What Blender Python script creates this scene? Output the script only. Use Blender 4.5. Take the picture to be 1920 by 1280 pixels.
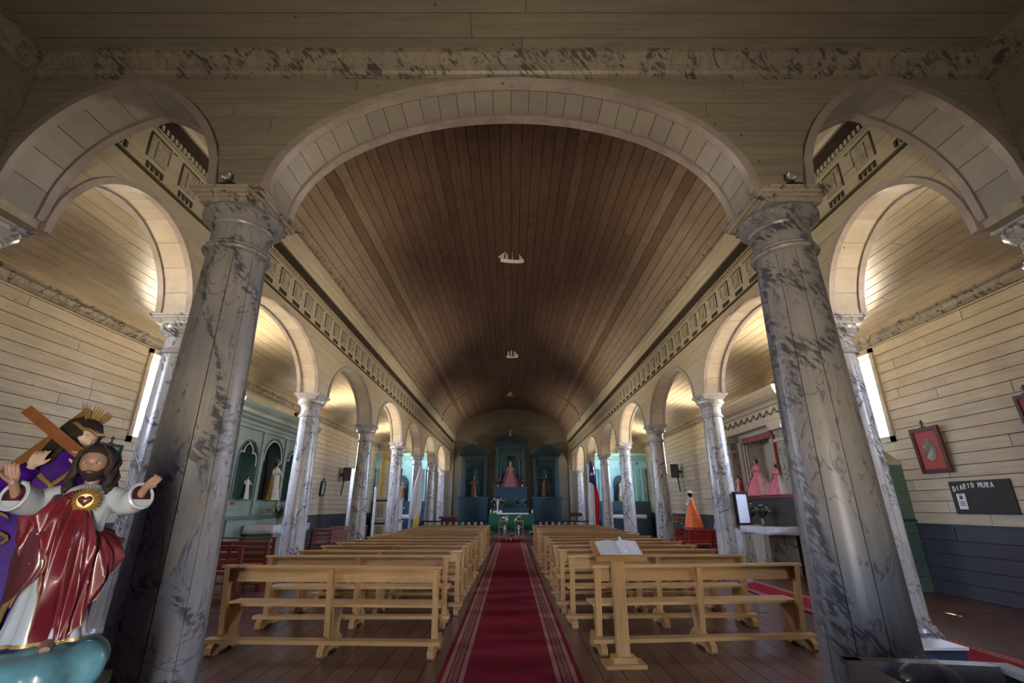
import bpy, bmesh, math, random
from math import sin, cos, pi, radians, sqrt
from mathutils import Vector, Matrix, Euler
random.seed(7)
for o in list(bpy.data.objects): bpy.data.objects.remove(o)
SC = bpy.context.scene
COL = SC.collection

# ------------------------------------------------------------------ camera, world, sun, window portals, exposure
cd = bpy.data.cameras.new('camera'); cam = bpy.data.objects.new('camera', cd); COL.objects.link(cam)
cam.location = (0, 0, 1.55)
cam.rotation_euler = (radians(90) + math.atan(310 / 885), 0, 0)
cd.sensor_width = 36; cd.lens = 885 / 1920 * 36; cd.shift_x = 2 / 1920; cd.clip_start = .02; cd.clip_end = 200
SC.camera = cam
SC.view_settings.view_transform = 'Standard'; SC.view_settings.look = 'None'
SC.view_settings.gamma = 1; SC.view_settings.use_curve_mapping = False
SC.view_settings.exposure = 1.32
SC.cycles.max_bounces = 12; SC.cycles.diffuse_bounces = 8; SC.cycles.glossy_bounces = 4
SC.cycles.transparent_max_bounces = 12; SC.cycles.transmission_bounces = 8
SC.cycles.sample_clamp_indirect = 6; SC.cycles.caustics_reflective = False; SC.cycles.caustics_refractive = False
SC.cycles.use_denoising = True
W = bpy.data.worlds.new('sky'); SC.world = W; W.use_nodes = True
nt = W.node_tree; nt.nodes.clear()
tc = nt.nodes.new('ShaderNodeTexCoord'); sp = nt.nodes.new('ShaderNodeSeparateXYZ')
rp = nt.nodes.new('ShaderNodeValToRGB'); bg = nt.nodes.new('ShaderNodeBackground'); ow = nt.nodes.new('ShaderNodeOutputWorld')
mp = nt.nodes.new('ShaderNodeMath'); mp.operation = 'MULTIPLY_ADD'; mp.inputs[1].default_value = .5; mp.inputs[2].default_value = .5
nt.links.new(tc.outputs['Generated'], sp.inputs[0]); nt.links.new(sp.outputs['Z'], mp.inputs[0])
nt.links.new(mp.outputs[0], rp.inputs[0]); nt.links.new(rp.outputs[0], bg.inputs[0]); nt.links.new(bg.outputs[0], ow.inputs[0])
cr = rp.color_ramp
cr.elements[0].position = .0; cr.elements[0].color = (2.0, 1.58, 1.08, 1)      # sunlit yard below the horizon
cr.elements[1].position = .47; cr.elements[1].color = (2.0, 1.62, 1.14, 1)
e = cr.elements.new(.505); e.color = (.98, 1.10, 1.38, 1)
e = cr.elements.new(1.0); e.color = (.52, .78, 1.40, 1)
bg.inputs[1].default_value = 34.0

def light_portal(loc, rot, sx, sy):
    l = bpy.data.lights.new('window_portal', 'AREA'); l.shape = 'RECTANGLE'; l.size = sx; l.size_y = sy
    l.cycles.is_portal = True
    o = bpy.data.objects.new('window_portal', l); o.location = loc; o.rotation_euler = rot; COL.objects.link(o)
WINY = [2.9, 10.65, 18.9, 26.6, 32.2]
WINW, WINZ0, WINZ1 = .84, 2.98, 4.84
for y in WINY:
    for s in (-1, 1):
        light_portal((s * 8.36, y, (WINZ0 + WINZ1) / 2), (radians(90), 0, s * radians(90)), WINW, WINZ1 - WINZ0)
light_portal((0.0, -1.79, 1.05), (radians(90), 0, 0), .36, 2.1)
sl = bpy.data.lights.new('sun', 'SUN'); sl.energy = 60; sl.angle = radians(.6); sl.color = (1, .93, .82)
so = bpy.data.objects.new('sun', sl); COL.objects.link(so); so.location = (12, 14, 12)
sdir = Vector((-1.32, -2.12, -2.93)).normalized()
so.rotation_euler = sdir.to_track_quat('-Z', 'Y').to_euler()

# ------------------------------------------------------------------ mesh helpers
class MB:
    def __init__(s): s.v = []; s.f = []; s.m = []; s.mi = 0
    def add(s, vs, fs):
        b = len(s.v); s.v += [tuple(p) for p in vs]; s.f += [tuple(i + b for i in f) for f in fs]; s.m += [s.mi] * len(fs); return s
    def box(s, x0, x1, y0, y1, z0, z1):
        return s.add([(x0,y0,z0),(x1,y0,z0),(x1,y1,z0),(x0,y1,z0),(x0,y0,z1),(x1,y0,z1),(x1,y1,z1),(x0,y1,z1)],
            [(0,3,2,1),(4,5,6,7),(0,1,5,4),(1,2,6,5),(2,3,7,6),(3,0,4,7)])
    def bar(s, a, b, w, h, up=(0,0,1)):
        a = Vector(a); b = Vector(b); d = (b - a).normalized(); up = Vector(up)
        x = d.cross(up)
        if x.length < 1e-4: x = d.cross(Vector((1,0,0)))
        x.normalize(); y = x.cross(d).normalized()
        vs = [p + x * i * w / 2 + y * j * h / 2 for p in (a, b) for i, j in ((-1,-1),(1,-1),(1,1),(-1,1))]
        return s.add(vs, [(0,3,2,1),(4,5,6,7),(0,1,5,4),(1,2,6,5),(2,3,7,6),(3,0,4,7)])
    def prism(s, poly, w0, w1, ax='y'):
        n = len(poly)
        M = {'y': lambda u, v, w: (u, w, v), 'x': lambda u, v, w: (w, u, v), 'z': lambda u, v, w: (u, v, w)}[ax]
        vs = [M(u, v, w0) for u, v in poly] + [M(u, v, w1) for u, v in poly]
        return s.add(vs, [tuple(range(n)), tuple(range(2 * n - 1, n - 1, -1))] + [(i, i + n, (i + 1) % n + n, (i + 1) % n) for i in range(n)])
    def lathe(s, prof, n=24, c=(0,0,0), a0=0, a1=2*pi, cap=True):
        full = abs(a1 - a0 - 2 * pi) < 1e-6; m = n if full else n + 1; b = []
        for r, z in prof:
            for k in range(m):
                a = a0 + (a1 - a0) * k / n; b.append((c[0] + r * cos(a), c[1] + r * sin(a), c[2] + z))
        f = [(j*m+k, j*m+(k+1) % m, (j+1)*m+(k+1) % m, (j+1)*m+k) for j in range(len(prof)-1) for k in range(n)]
        if cap and full:
            f.append(tuple(range(m-1, -1, -1))); f.append(tuple(range((len(prof)-1)*m, len(prof)*m)))
        return s.add(b, f)
    def tube(s, pts, rad, n=8, flat=1.0):
        pts = [Vector(p) for p in pts]
        if not hasattr(rad, '__len__'): rad = [rad] * len(pts)
        rings = []; px = None
        for i, p in enumerate(pts):
            d = (pts[min(i+1, len(pts)-1)] - pts[max(i-1, 0)])
            d = d.normalized() if d.length > 1e-9 else Vector((0,0,1))
            if px is None:
                px = d.cross(Vector((0,0,1)))
                if px.length < .1: px = d.cross(Vector((0,1,0)))
            px = (px - d * px.dot(d)).normalized(); py = d.cross(px)
            rings.append([p + px * cos(2*pi*k/n) * rad[i] + py * sin(2*pi*k/n) * rad[i] * flat for k in range(n)])
        return s.loft(rings)
    def loft(s, rings, cap=True):
        n = len(rings[0]); vs = [p for r in rings for p in r]
        f = [(j*n+k, j*n+(k+1) % n, (j+1)*n+(k+1) % n, (j+1)*n+k) for j in range(len(rings)-1) for k in range(n)]
        if cap: f += [tuple(range(n-1, -1, -1)), tuple(range((len(rings)-1)*n, len(rings)*n))]
        return s.add(vs, f)
    def ball(s, c, r, n=12, m=8, sc=(1,1,1)):
        rings = []
        for j in range(m + 1):
            t = pi * (j + .02 if j == 0 else (j - .02 if j == m else j)) / m
            rings.append([(c[0] + r*sc[0]*sin(t)*cos(2*pi*k/n), c[1] + r*sc[1]*sin(t)*sin(2*pi*k/n), c[2] - r*sc[2]*cos(t)) for k in range(n)])
        return s.loft(rings)
    def xf(s, M):
        s.v = [tuple(M @ Vector(p)) for p in s.v]; return s
    def mesh(s, name, mats, smooth=False, ang=35):
        me = bpy.data.meshes.new(name); me.from_pydata(s.v, [], s.f)
        bm = bmesh.new(); bm.from_mesh(me); bmesh.ops.recalc_face_normals(bm, faces=bm.faces); bm.to_mesh(me); bm.free()
        for m in (mats if isinstance(mats, (list, tuple)) else [mats]): me.materials.append(m)
        for p, i in zip(me.polygons, s.m): p.material_index = i
        if smooth:
            me.polygons.foreach_set('use_smooth', [True] * len(me.polygons)); me.set_sharp_from_angle(angle=radians(ang))
        return me
    def build(s, name, mats, parent=None, smooth=False, loc=None, rz=None, ang=35):
        return link(name, s.mesh(name, mats, smooth, ang), parent, loc, rz)
def link(name, me, parent=None, loc=None, rz=None):
    o = bpy.data.objects.new(name, me); COL.objects.link(o)
    if parent: o.parent = parent
    if loc: o.location = loc
    if rz: o.rotation_euler = (0, 0, rz)
    return o
def tag(o, label=None, cat=None, group=None, kind=None):
    if label: o['label'] = label
    if cat: o['category'] = cat
    if group: o['group'] = group
    if kind: o['kind'] = kind
    return o
def thing(name, label, cat, loc=(0,0,0), rz=0, group=None, kind=None):
    o = bpy.data.objects.new(name, None); o.empty_display_size = .1; COL.objects.link(o); o.location = loc; o.rotation_euler = (0, 0, rz)
    return tag(o, label, cat, group, kind)
def copy_tree(o, parent=None):
    c = o.copy(); COL.objects.link(c); c.parent = parent
    for ch in list(o.children): copy_tree(ch, c)
    return c
def dup(o, loc, rz, label, group=None):
    c = copy_tree(o); c.location = loc; c.rotation_euler = (0, 0, rz); c['label'] = label
    if group: c['group'] = group
    return c

# ------------------------------------------------------------------ materials
def newmat(name):
    m = bpy.data.materials.new(name); m.use_nodes = True; t = m.node_tree
    return m, t, t.nodes['Principled BSDF']
def N(t, k, **kw):
    n = t.nodes.new(k)
    for a, b in kw.items(): setattr(n, a, b)
    return n
def ramp(t, src, stops):
    r = N(t, 'ShaderNodeValToRGB'); c = r.color_ramp
    while len(c.elements) < len(stops): c.elements.new(.5)
    for e, (p, col) in zip(c.elements, stops): e.position = p; e.color = (*col, 1) if len(col) == 3 else col
    t.links.new(src, r.inputs[0]); return r.outputs[0]
def mix(t, a, b, f, mode='MIX'):
    m = N(t, 'ShaderNodeMix', data_type='RGBA', blend_type=mode)
    for s, v in ((m.inputs[6], a), (m.inputs[7], b)):
        if isinstance(v, tuple): s.default_value = (*v, 1)
        else: t.links.new(v, s)
    if isinstance(f, (int, float)): m.inputs[0].default_value = f
    else: t.links.new(f, m.inputs[0])
    return m.outputs[2]
def coords(t, scale=(1,1,1), world=True, rnd=0.0):
    mpn = N(t, 'ShaderNodeMapping'); mpn.inputs['Scale'].default_value = scale
    if world:
        g = N(t, 'ShaderNodeNewGeometry'); t.links.new(g.outputs['Position'], mpn.inputs[0])
    else:
        g = N(t, 'ShaderNodeTexCoord'); t.links.new(g.outputs['Object'], mpn.inputs[0])
    if rnd:
        oi = N(t, 'ShaderNodeObjectInfo'); mu = N(t, 'ShaderNodeMath', operation='MULTIPLY'); mu.inputs[1].default_value = rnd
        t.links.new(oi.outputs['Random'], mu.inputs[0]); t.links.new(mu.outputs[0], mpn.inputs['Location'])
    return mpn.outputs[0]
def noise(t, vec, sc, det=3, rough=.55, dist=0):
    n = N(t, 'ShaderNodeTexNoise'); n.inputs['Scale'].default_value = sc; n.inputs['Detail'].default_value = det
    n.inputs['Roughness'].default_value = rough; n.inputs['Distortion'].default_value = dist
    t.links.new(vec, n.inputs['Vector']); return n.outputs['Fac']
def orand(t): return N(t, 'ShaderNodeObjectInfo').outputs['Random']
def bump(t, b, h, s=.3, d=.01):
    n = N(t, 'ShaderNodeBump'); n.inputs['Strength'].default_value = s; n.inputs['Distance'].default_value = d
    t.links.new(h, n.inputs['Height']); t.links.new(n.outputs[0], b.inputs['Normal'])
def flat(name, col, rough=.5, metal=0, var=.12, sc=8, spec=.5, coat=0):
    m, t, b = newmat(name)
    f = noise(t, coords(t, (1,1,1), False, 5), sc, 4)
    d = tuple(c * (1 - var * 2) for c in col); l = tuple(min(1, c * (1 + var)) for c in col)
    t.links.new(ramp(t, f, [(.3, d), (.7, l)]), b.inputs['Base Color'])
    b.inputs['Roughness'].default_value = rough; b.inputs['Metallic'].default_value = metal
    b.inputs['Specular IOR Level'].default_value = spec; b.inputs['Coat Weight'].default_value = coat
    return m
def boards(name, c1, c2, stain, grain=(1,14,14), rough=.55, amt=.5, world=False, tint=.25, knots=True, sc=1.0):
    """aged painted boards: tone per board, long grain, worn stains and nail holes"""
    m, t, b = newmat(name)
    v = coords(t, tuple(g * .6 for g in grain), world, 40)
    g1 = noise(t, v, 2.2 * sc, 5, .65)
    v2 = coords(t, (1,1,1), world, 40)
    g2 = noise(t, v2, 1.1 * sc, 4, .6, .6)
    base = mix(t, c1, c2, orand(t))
    base = mix(t, base, tuple(c * .72 for c in c1), ramp(t, g1, [(.42, (0,0,0)), (.72, (.8,.8,.8))]))
    base = mix(t, base, stain, ramp(t, g2, [(.50, (0,0,0)), (.78, (amt,)*3)]))
    if knots:
        vo = N(t, 'ShaderNodeTexVoronoi'); vo.inputs['Scale'].default_value = 3.3
        t.links.new(v2, vo.inputs['Vector'])
        base = mix(t, base, tuple(c * .3 for c in stain), ramp(t, vo.outputs['Distance'], [(.035, (.75,)*3), (.07, (0,0,0))]))
    t.links.new(base, b.inputs['Base Color'])
    b.inputs['Roughness'].default_value = rough; bump(t, b, g1, .25, .006)
    return m
CREAM = (.50, .45, .34)
M = {}
M['wallboard'] = boards('painted wall board', (.50,.46,.37), (.60,.55,.44), (.34,.27,.17), (14,1,14), .45, .55)
M['wallboard_x'] = boards('painted wall board across', (.44,.41,.32), (.52,.48,.38), (.30,.25,.17), (1,14,14), .5, .45)
M['endwall_dim'] = boards('dimmed chancel wall board', (.27,.25,.20), (.33,.30,.24), (.17,.14,.10), (1,14,14), .5, .5)  # wallboard_x darkened, the dim chancel light is in the colour
M['rose'] = flat('dimmed rose satin', (.34,.13,.14), .5)  # dress pink lowered to carry the chancel gloom
M['rose_dark'] = flat('dimmed deep rose satin', (.26,.06,.08), .5)  # mantle rose, likewise darkened for the dim chancel
M['ceilboard'] = boards('painted aisle ceiling board', (.60,.53,.39), (.70,.62,.46), (.38,.26,.14), (14,1,14), .33, .5)
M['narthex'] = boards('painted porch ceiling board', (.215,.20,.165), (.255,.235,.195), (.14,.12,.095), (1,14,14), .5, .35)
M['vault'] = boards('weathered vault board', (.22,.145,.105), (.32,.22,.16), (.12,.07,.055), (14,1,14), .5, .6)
M['vault_edge'] = boards('paler vault edge board', (.335,.262,.198), (.40,.315,.24), (.19,.125,.09), (14,1,14), .45, .5)  # paler tone for the boards near the springing
M['vault_mid'] = boards('mid toned vault board', (.27,.195,.145), (.33,.245,.18), (.15,.09,.065), (14,1,14), .5, .55)  # tone between the edge boards and the crown boards
M['rim_front_dim'] = boards('shade darkened front arch rim', (.29,.26,.25), (.34,.30,.29), (.15,.12,.11), (4,4,4), .45, .6)  # rim darkened for the front arches, their dimness painted in
M['arcade'] = boards('painted arcade board', (.46,.43,.34), (.50,.47,.37), (.34,.29,.20), (14,1,14), .5, .35, knots=False)
M['soffit'] = boards('painted soffit board', (.55,.50,.42), (.64,.59,.49), (.42,.30,.20), (1,1,1), .5, .3)
M['soffit_front_dim'] = boards('shade darkened front soffit board', (.27,.255,.235), (.32,.30,.275), (.18,.155,.14), (1,1,1), .5, .3)  # darker copy of soffit, shade under the front arches put into its colour
M['rim'] = boards('painted arch rim', (.42,.37,.35), (.48,.43,.40), (.22,.17,.15), (4,4,4), .45, .6)
M['core'] = flat('dark gap backing', (.03,.024,.018), .9, var=.1)
M['core_light'] = flat('old cream backing', (.40,.37,.29), .7)
M['wainscot'] = boards('dark blue grey wainscot board', (.036,.042,.060), (.052,.060,.084), (.075,.08,.095), (14,1,14), .42, .5, knots=False)
M['floor'] = boards('worn reddish floor plank', (.085,.034,.028), (.145,.068,.056), (.035,.018,.016), (22,1,22), .27, .7)
M['pine'] = boards('varnished pine', (.49,.275,.10), (.59,.355,.145), (.30,.15,.05), (1,16,16), .34, .45, sc=1.4)
M['pine_up'] = boards('varnished pine upright', (.49,.275,.10), (.57,.345,.14), (.30,.15,.05), (16,16,1), .34, .45, sc=1.4)
M['brown'] = boards('brown varnished wood', (.26,.12,.045), (.32,.16,.06), (.13,.055,.02), (16,16,1), .38, .45)
M['darkred'] = boards('dark red stained pew wood', (.17,.030,.022), (.23,.045,.03), (.08,.015,.012), (1,16,16), .38, .4, knots=False)
M['red'] = boards('red painted pew wood', (.42,.022,.018), (.52,.035,.025), (.22,.012,.01), (1,16,16), .4, .4, knots=False)

def marble(name, basec, vein, sc=1.0, dens=.055, rough=.24):
    """hand painted imitation marble: dashed brushed veins over off-white"""
    m, t, b = newmat(name)
    v = coords(t, (1,1,1), True)
    n1 = N(t, 'ShaderNodeTexNoise'); n1.inputs['Scale'].default_value = .95 * sc; n1.inputs['Detail'].default_value = 2.2
    n1.inputs['Distortion'].default_value = 1.0; t.links.new(coords(t, (1.25, 1.25, .85)), n1.inputs['Vector'])
    band = ramp(t, n1.outputs['Fac'], [(.5 - dens, (0,0,0)), (.5 - dens*.45, (1,1,1)), (.5 + dens*.35, (1,1,1)), (.5 + dens, (0,0,0))])
    n1b = noise(t, coords(t, (1.8, 1.8, 1.2)), 1.7 * sc, 3, .6, 1.6)
    band2 = ramp(t, n1b, [(.452, (0,0,0)), (.468, (.75,.75,.75)), (.476, (.75,.75,.75)), (.49, (0,0,0))])
    mpn = N(t, 'ShaderNodeMapping', vector_type='TEXTURE'); mpn.inputs['Rotation'].default_value = (.5, .75, .3); mpn.inputs['Scale'].default_value = (1.5, 1.5, .42)
    g = N(t, 'ShaderNodeNewGeometry'); t.links.new(g.outputs['Position'], mpn.inputs[0])
    dash = ramp(t, noise(t, mpn.outputs[0], 15, 2, .5), [(.46, (0,0,0)), (.56, (1,1,1))])
    fac = mix(t, band, dash, 1.0, 'MULTIPLY')
    fac = mix(t, fac, mix(t, band2, ramp(t, noise(t, v, 7, 2), [(.42, (0,0,0)), (.5, (1,1,1))]), 1.0, 'MULTIPLY'), 1.0, 'LIGHTEN')
    streak = noise(t, coords(t, (9, 9, .5)), 2.2, 5, .7)
    dirt = noise(t, v, 1.6, 4)
    base = mix(t, basec, tuple(c * .62 for c in basec), ramp(t, streak, [(.42, (0,0,0)), (.75, (.9,)*3)]))
    base = mix(t, base, tuple(c * f for c, f in zip(basec, (.62, .64, .74))), ramp(t, dirt, [(.45, (0,0,0)), (.7, (.8,)*3)]))
    col = mix(t, base, vein, mix(t, fac, (.82,.82,.82), 1.0, 'MULTIPLY'))
    t.links.new(col, b.inputs['Base Color'])
    b.inputs['Roughness'].default_value = rough
    bump(t, b, streak, .12, .004)
    return m
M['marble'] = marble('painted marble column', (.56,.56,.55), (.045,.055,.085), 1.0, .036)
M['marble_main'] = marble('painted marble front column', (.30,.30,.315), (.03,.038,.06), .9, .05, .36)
M['marble_trim'] = marble('painted marble trim', (.40,.36,.30), (.035,.032,.03), 2.0, .055, .4)
M['marble_porch'] = marble('painted marble porch cornice', (.27,.245,.205), (.03,.028,.026), 2.0, .05, .45)  # marble_trim toned down, the porch gloom sits in the colour
M['trim'] = boards('cream trim', (.50,.46,.37), (.54,.50,.40), (.35,.29,.20), (14,1,14), .45, .4, knots=False)
M['lineart'] = flat('dark umber paint', (.075,.06,.05), .6)
M['triglyph'] = flat('grey blue shaded panel paint', (.37,.35,.29), .6, var=.2)
M['white'] = flat('white painted wood', (.75,.76,.78), .45, var=.05)
M['blackiron'] = flat('black iron', (.012,.012,.013), .45)
M['black'] = flat('black plastic', (.012,.012,.014), .5)
M['teal'] = boards('teal painted board', (.11,.20,.175), (.135,.235,.205), (.07,.13,.12), (1,14,14), .45, .4, knots=False)
M['teal_pale'] = boards('pale teal painted wood', (.30,.385,.335), (.35,.43,.375), (.20,.27,.23), (1,8,8), .45, .5, knots=False)
M['turq'] = boards('turquoise painted wood', (.34,.74,.88), (.38,.80,.92), (.24,.58,.70), (8,8,1), .45, .3, knots=False)
M['turq_dark'] = flat('deep blue niche paint', (.02,.10,.16), .5)
M['blue'] = boards('dark blue altar paint', (.020,.072,.108), (.026,.085,.125), (.012,.045,.07), (8,8,1), .45, .4, knots=False)
M['blue_line'] = flat('darker blue altar trim', (.012,.035,.055), .45)
M['gold'] = flat('gold paint', (.42,.29,.10), .42, .35, .15)
M['yellow'] = flat('yellow cloth', (.78,.60,.03), .7)
M['whitecloth'] = flat('white cloth', (.74,.76,.82), .8, var=.06)
M['paper'] = flat('white paper', (.80,.84,.93), .7, var=.03)
M['skin'] = flat('painted skin', (.27,.17,.125), .42, var=.06)
M['skin_pale'] = flat('pale painted skin', (.62,.48,.40), .4, var=.05)
M['hair'] = flat('dark brown painted hair', (.022,.014,.011), .75, var=.2, sc=30)
M['lips'] = flat('painted lips', (.28,.10,.08), .4)
M['eye'] = flat('eye white', (.55,.53,.50), .25, var=.02)
M['iris'] = flat('dark iris', (.03,.018,.01), .15, var=.02)
M['redcloak'] = flat('glossy crimson enamel', (.13,.010,.018), .42, var=.2, sc=5, coat=.3)
M['maroon'] = flat('plum enamel lining', (.10,.028,.040), .28, var=.2, sc=5, coat=.3)
M['robe_white'] = flat('pale blue white enamel', (.40,.47,.54), .25, var=.06, coat=.3)
M['cloud'] = flat('turquoise cloud enamel', (.10,.26,.31), .3, var=.22, sc=9, coat=.2)
M['purple'] = flat('purple satin', (.060,.008,.26), .5, var=.25, sc=14, spec=.2)
M['purple_dark'] = flat('dark purple satin', (.025,.006,.10), .6, var=.25, spec=.15)
M['crosswood'] = boards('reddish cross wood', (.28,.10,.045), (.32,.13,.06), (.14,.05,.02), (8,8,8), .4, .4, knots=False)
M['pink'] = flat('pink satin', (.85,.24,.36), .45, var=.12, sc=14)
M['pink_pale'] = flat('pale pink tulle', (.78,.52,.55), .8)
M['crimson'] = flat('crimson cloth', (.55,.02,.025), .6)
M['orange'] = flat('orange tulle', (.95,.20,.05), .6)
M['straw'] = flat('straw', (.75,.58,.28), .8)
M['green'] = flat('green altar cloth', (.006,.12,.055), .7)
M['leaf'] = flat('leaf green', (.05,.11,.035), .55, var=.3)
M['petal_white'] = flat('white petals', (.80,.80,.78), .7)
M['petal_violet'] = flat('violet petals', (.16,.03,.45), .6)
M['petal_pink'] = flat('pink petals', (.60,.12,.20), .6)
M['frame'] = boards('dark maroon picture frame', (.075,.018,.018), (.09,.022,.02), (.03,.01,.01), (6,6,6), .35, .4, knots=False)
M['frame_black'] = flat('black picture frame', (.012,.010,.010), .35)
M['mat_red'] = flat('red picture mount', (.36,.065,.065), .6, var=.04)
M['silver'] = flat('silver vessel', (.45,.44,.42), .3, .8)
M['tray'] = boards('dark stained crate wood', (.045,.040,.042), (.06,.052,.055), (.025,.02,.02), (1,8,8), .5, .5)
M['tray_edge'] = boards('worn white paint edge', (.36,.38,.42), (.42,.44,.48), (.14,.14,.15), (8,1,8), .6, .8)
M['bluebox'] = flat('slate blue painted wood', (.035,.05,.10), .45)
M['glasspane'], t_, b_ = newmat('window pane glass')
tr = N(t_, 'ShaderNodeBsdfTransparent'); gl = N(t_, 'ShaderNodeBsdfGlossy'); gl.inputs['Roughness'].default_value = .03
ms = N(t_, 'ShaderNodeMixShader'); ms.inputs[0].default_value = .05
t_.links.new(tr.outputs[0], ms.inputs[1]); t_.links.new(gl.outputs[0], ms.inputs[2]); t_.links.new(ms.outputs[0], t_.nodes['Material Output'].inputs[0])
M['glass'], t_, b_ = newmat('clear glass')
tr = N(t_, 'ShaderNodeBsdfTransparent'); tr.inputs[0].default_value = (.97,.985,1,1); gl = N(t_, 'ShaderNodeBsdfGlossy'); gl.inputs['Roughness'].default_value = .03
lw = N(t_, 'ShaderNodeLayerWeight'); lw.inputs[0].default_value = .22
ms = N(t_, 'ShaderNodeMixShader'); pw = N(t_, 'ShaderNodeMath', operation='MULTIPLY'); pw.inputs[1].default_value = .45; t_.links.new(lw.outputs['Facing'], pw.inputs[0]); t_.links.new(pw.outputs[0], ms.inputs[0])
t_.links.new(tr.outputs[0], ms.inputs[1]); t_.links.new(gl.outputs[0], ms.inputs[2]); t_.links.new(ms.outputs[0], t_.nodes['Material Output'].inputs[0])

def picture_mat(name, a, b_, c, sc=3):
    m, t, b = newmat(name)
    v = coords(t, (1,1,1), False)
    f = noise(t, v, sc, 4, .6, .4)
    t.links.new(ramp(t, f, [(.3, a), (.5, b_), (.68, c)]), b.inputs['Base Color']); b.inputs['Roughness'].default_value = .2
    return m
M['print_grey'] = picture_mat('grey engraving print', (.05,.05,.045), (.20,.19,.17), (.45,.44,.40), 9)
M['print_green'] = picture_mat('green sacred print', (.02,.09,.07), (.10,.32,.24), (.45,.50,.30), 7)
M['print_multi'] = picture_mat('coloured sacred print', (.30,.08,.06), (.55,.45,.40), (.35,.50,.62), 7)
M['print_pale'] = picture_mat('pale station print', (.35,.36,.36), (.50,.52,.53), (.62,.64,.66), 7)

def carpet_mat(name, hw, orn=True):
    """crimson runner; printed border of two ivory stripe groups and a scroll band between them, mirrored about the centre"""
    m, t, b = newmat(name)
    tcn = N(t, 'ShaderNodeTexCoord'); sx = N(t, 'ShaderNodeSeparateXYZ'); t.links.new(tcn.outputs['Object'], sx.inputs[0])
    ab = N(t, 'ShaderNodeMath', operation='ABSOLUTE'); t.links.new(sx.outputs['X'], ab.inputs[0])
    dv = N(t, 'ShaderNodeMath', operation='DIVIDE'); dv.inputs[1].default_value = hw; t.links.new(ab.outputs[0], dv.inputs[0])
    R_ = (0,0,0); I = (1,1,1)
    def stripe(a, w): return [(a, R_), (a + .001, I), (a + w, I), (a + w + .001, R_)]
    st = []
    for a in (.640, .662, .684): st += stripe(a, .011)
    for a in (.872, .894, .916): st += stripe(a, .011)
    s1 = ramp(t, dv.outputs[0], st[:12] + st[12:24])
    # scroll ornament band
    vv = N(t, 'ShaderNodeCombineXYZ')
    sa = N(t, 'ShaderNodeMath', operation='SUBTRACT'); t.links.new(dv.outputs[0], sa.inputs[0]); sa.inputs[1].default_value = .79
    m1 = N(t, 'ShaderNodeMath', operation='MULTIPLY'); m1.inputs[1].default_value = 2 * pi / .15; t.links.new(sx.outputs['Y'], m1.inputs[0])
    sn = N(t, 'ShaderNodeMath', operation='SINE'); t.links.new(m1.outputs[0], sn.inputs[0])
    sm = N(t, 'ShaderNodeMath', operation='MULTIPLY'); sm.inputs[1].default_value = .05; t.links.new(sn.outputs[0], sm.inputs[0])
    sab = N(t, 'ShaderNodeMath', operation='ABSOLUTE'); t.links.new(sm.outputs[0], sab.inputs[0])
    aa = N(t, 'ShaderNodeMath', operation='ABSOLUTE'); t.links.new(sa.outputs[0], aa.inputs[0])
    df = N(t, 'ShaderNodeMath', operation='SUBTRACT'); t.links.new(aa.outputs[0], df.inputs[0]); t.links.new(sab.outputs[0], df.inputs[1])
    da = N(t, 'ShaderNodeMath', operation='ABSOLUTE'); t.links.new(df.outputs[0], da.inputs[0])
    orna = ramp(t, da.outputs[0], [(.0, (.55,)*3), (.010, (.55,)*3), (.014, (0,0,0)), (.03, (0,0,0)), (.034, (.0,)*3)])
    bandm = ramp(t, dv.outputs[0], [(.70, R_), (.705, I), (.862, I), (.867, R_)])
    orna = mix(t, orna, bandm, 1.0, 'MULTIPLY')
    pile = noise(t, coords(t, (1,1,1), False), 160, 2)
    pat = noise(t, coords(t, (1,1,1), False), 1.3, 3)
    red = mix(t, (.17,.004,.018), (.235,.008,.03), pat)
    red = mix(t, red, (.10,.003,.012), ramp(t, pile, [(.4, (0,0,0)), (.7, (.5,)*3)]))
    red = mix(t, red, (.15,.02,.03), bandm)
    fac = mix(t, s1, orna, 1.0, 'LIGHTEN')
    t.links.new(mix(t, red, (.50,.36,.26), fac), b.inputs['Base Color'])
    b.inputs['Roughness'].default_value = .95; b.inputs['Specular IOR Level'].default_value = .15; bump(t, b, pile, .4, .004)
    return m
def ordn(i): return ['first','second','third','fourth','fifth','sixth','seventh','eighth','ninth','tenth','eleventh','twelfth','thirteenth','fourteenth','fifteenth','sixteenth'][i]
SIDE = {-1: 'red-cloaked statue', 1: 'book lectern'}

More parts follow.
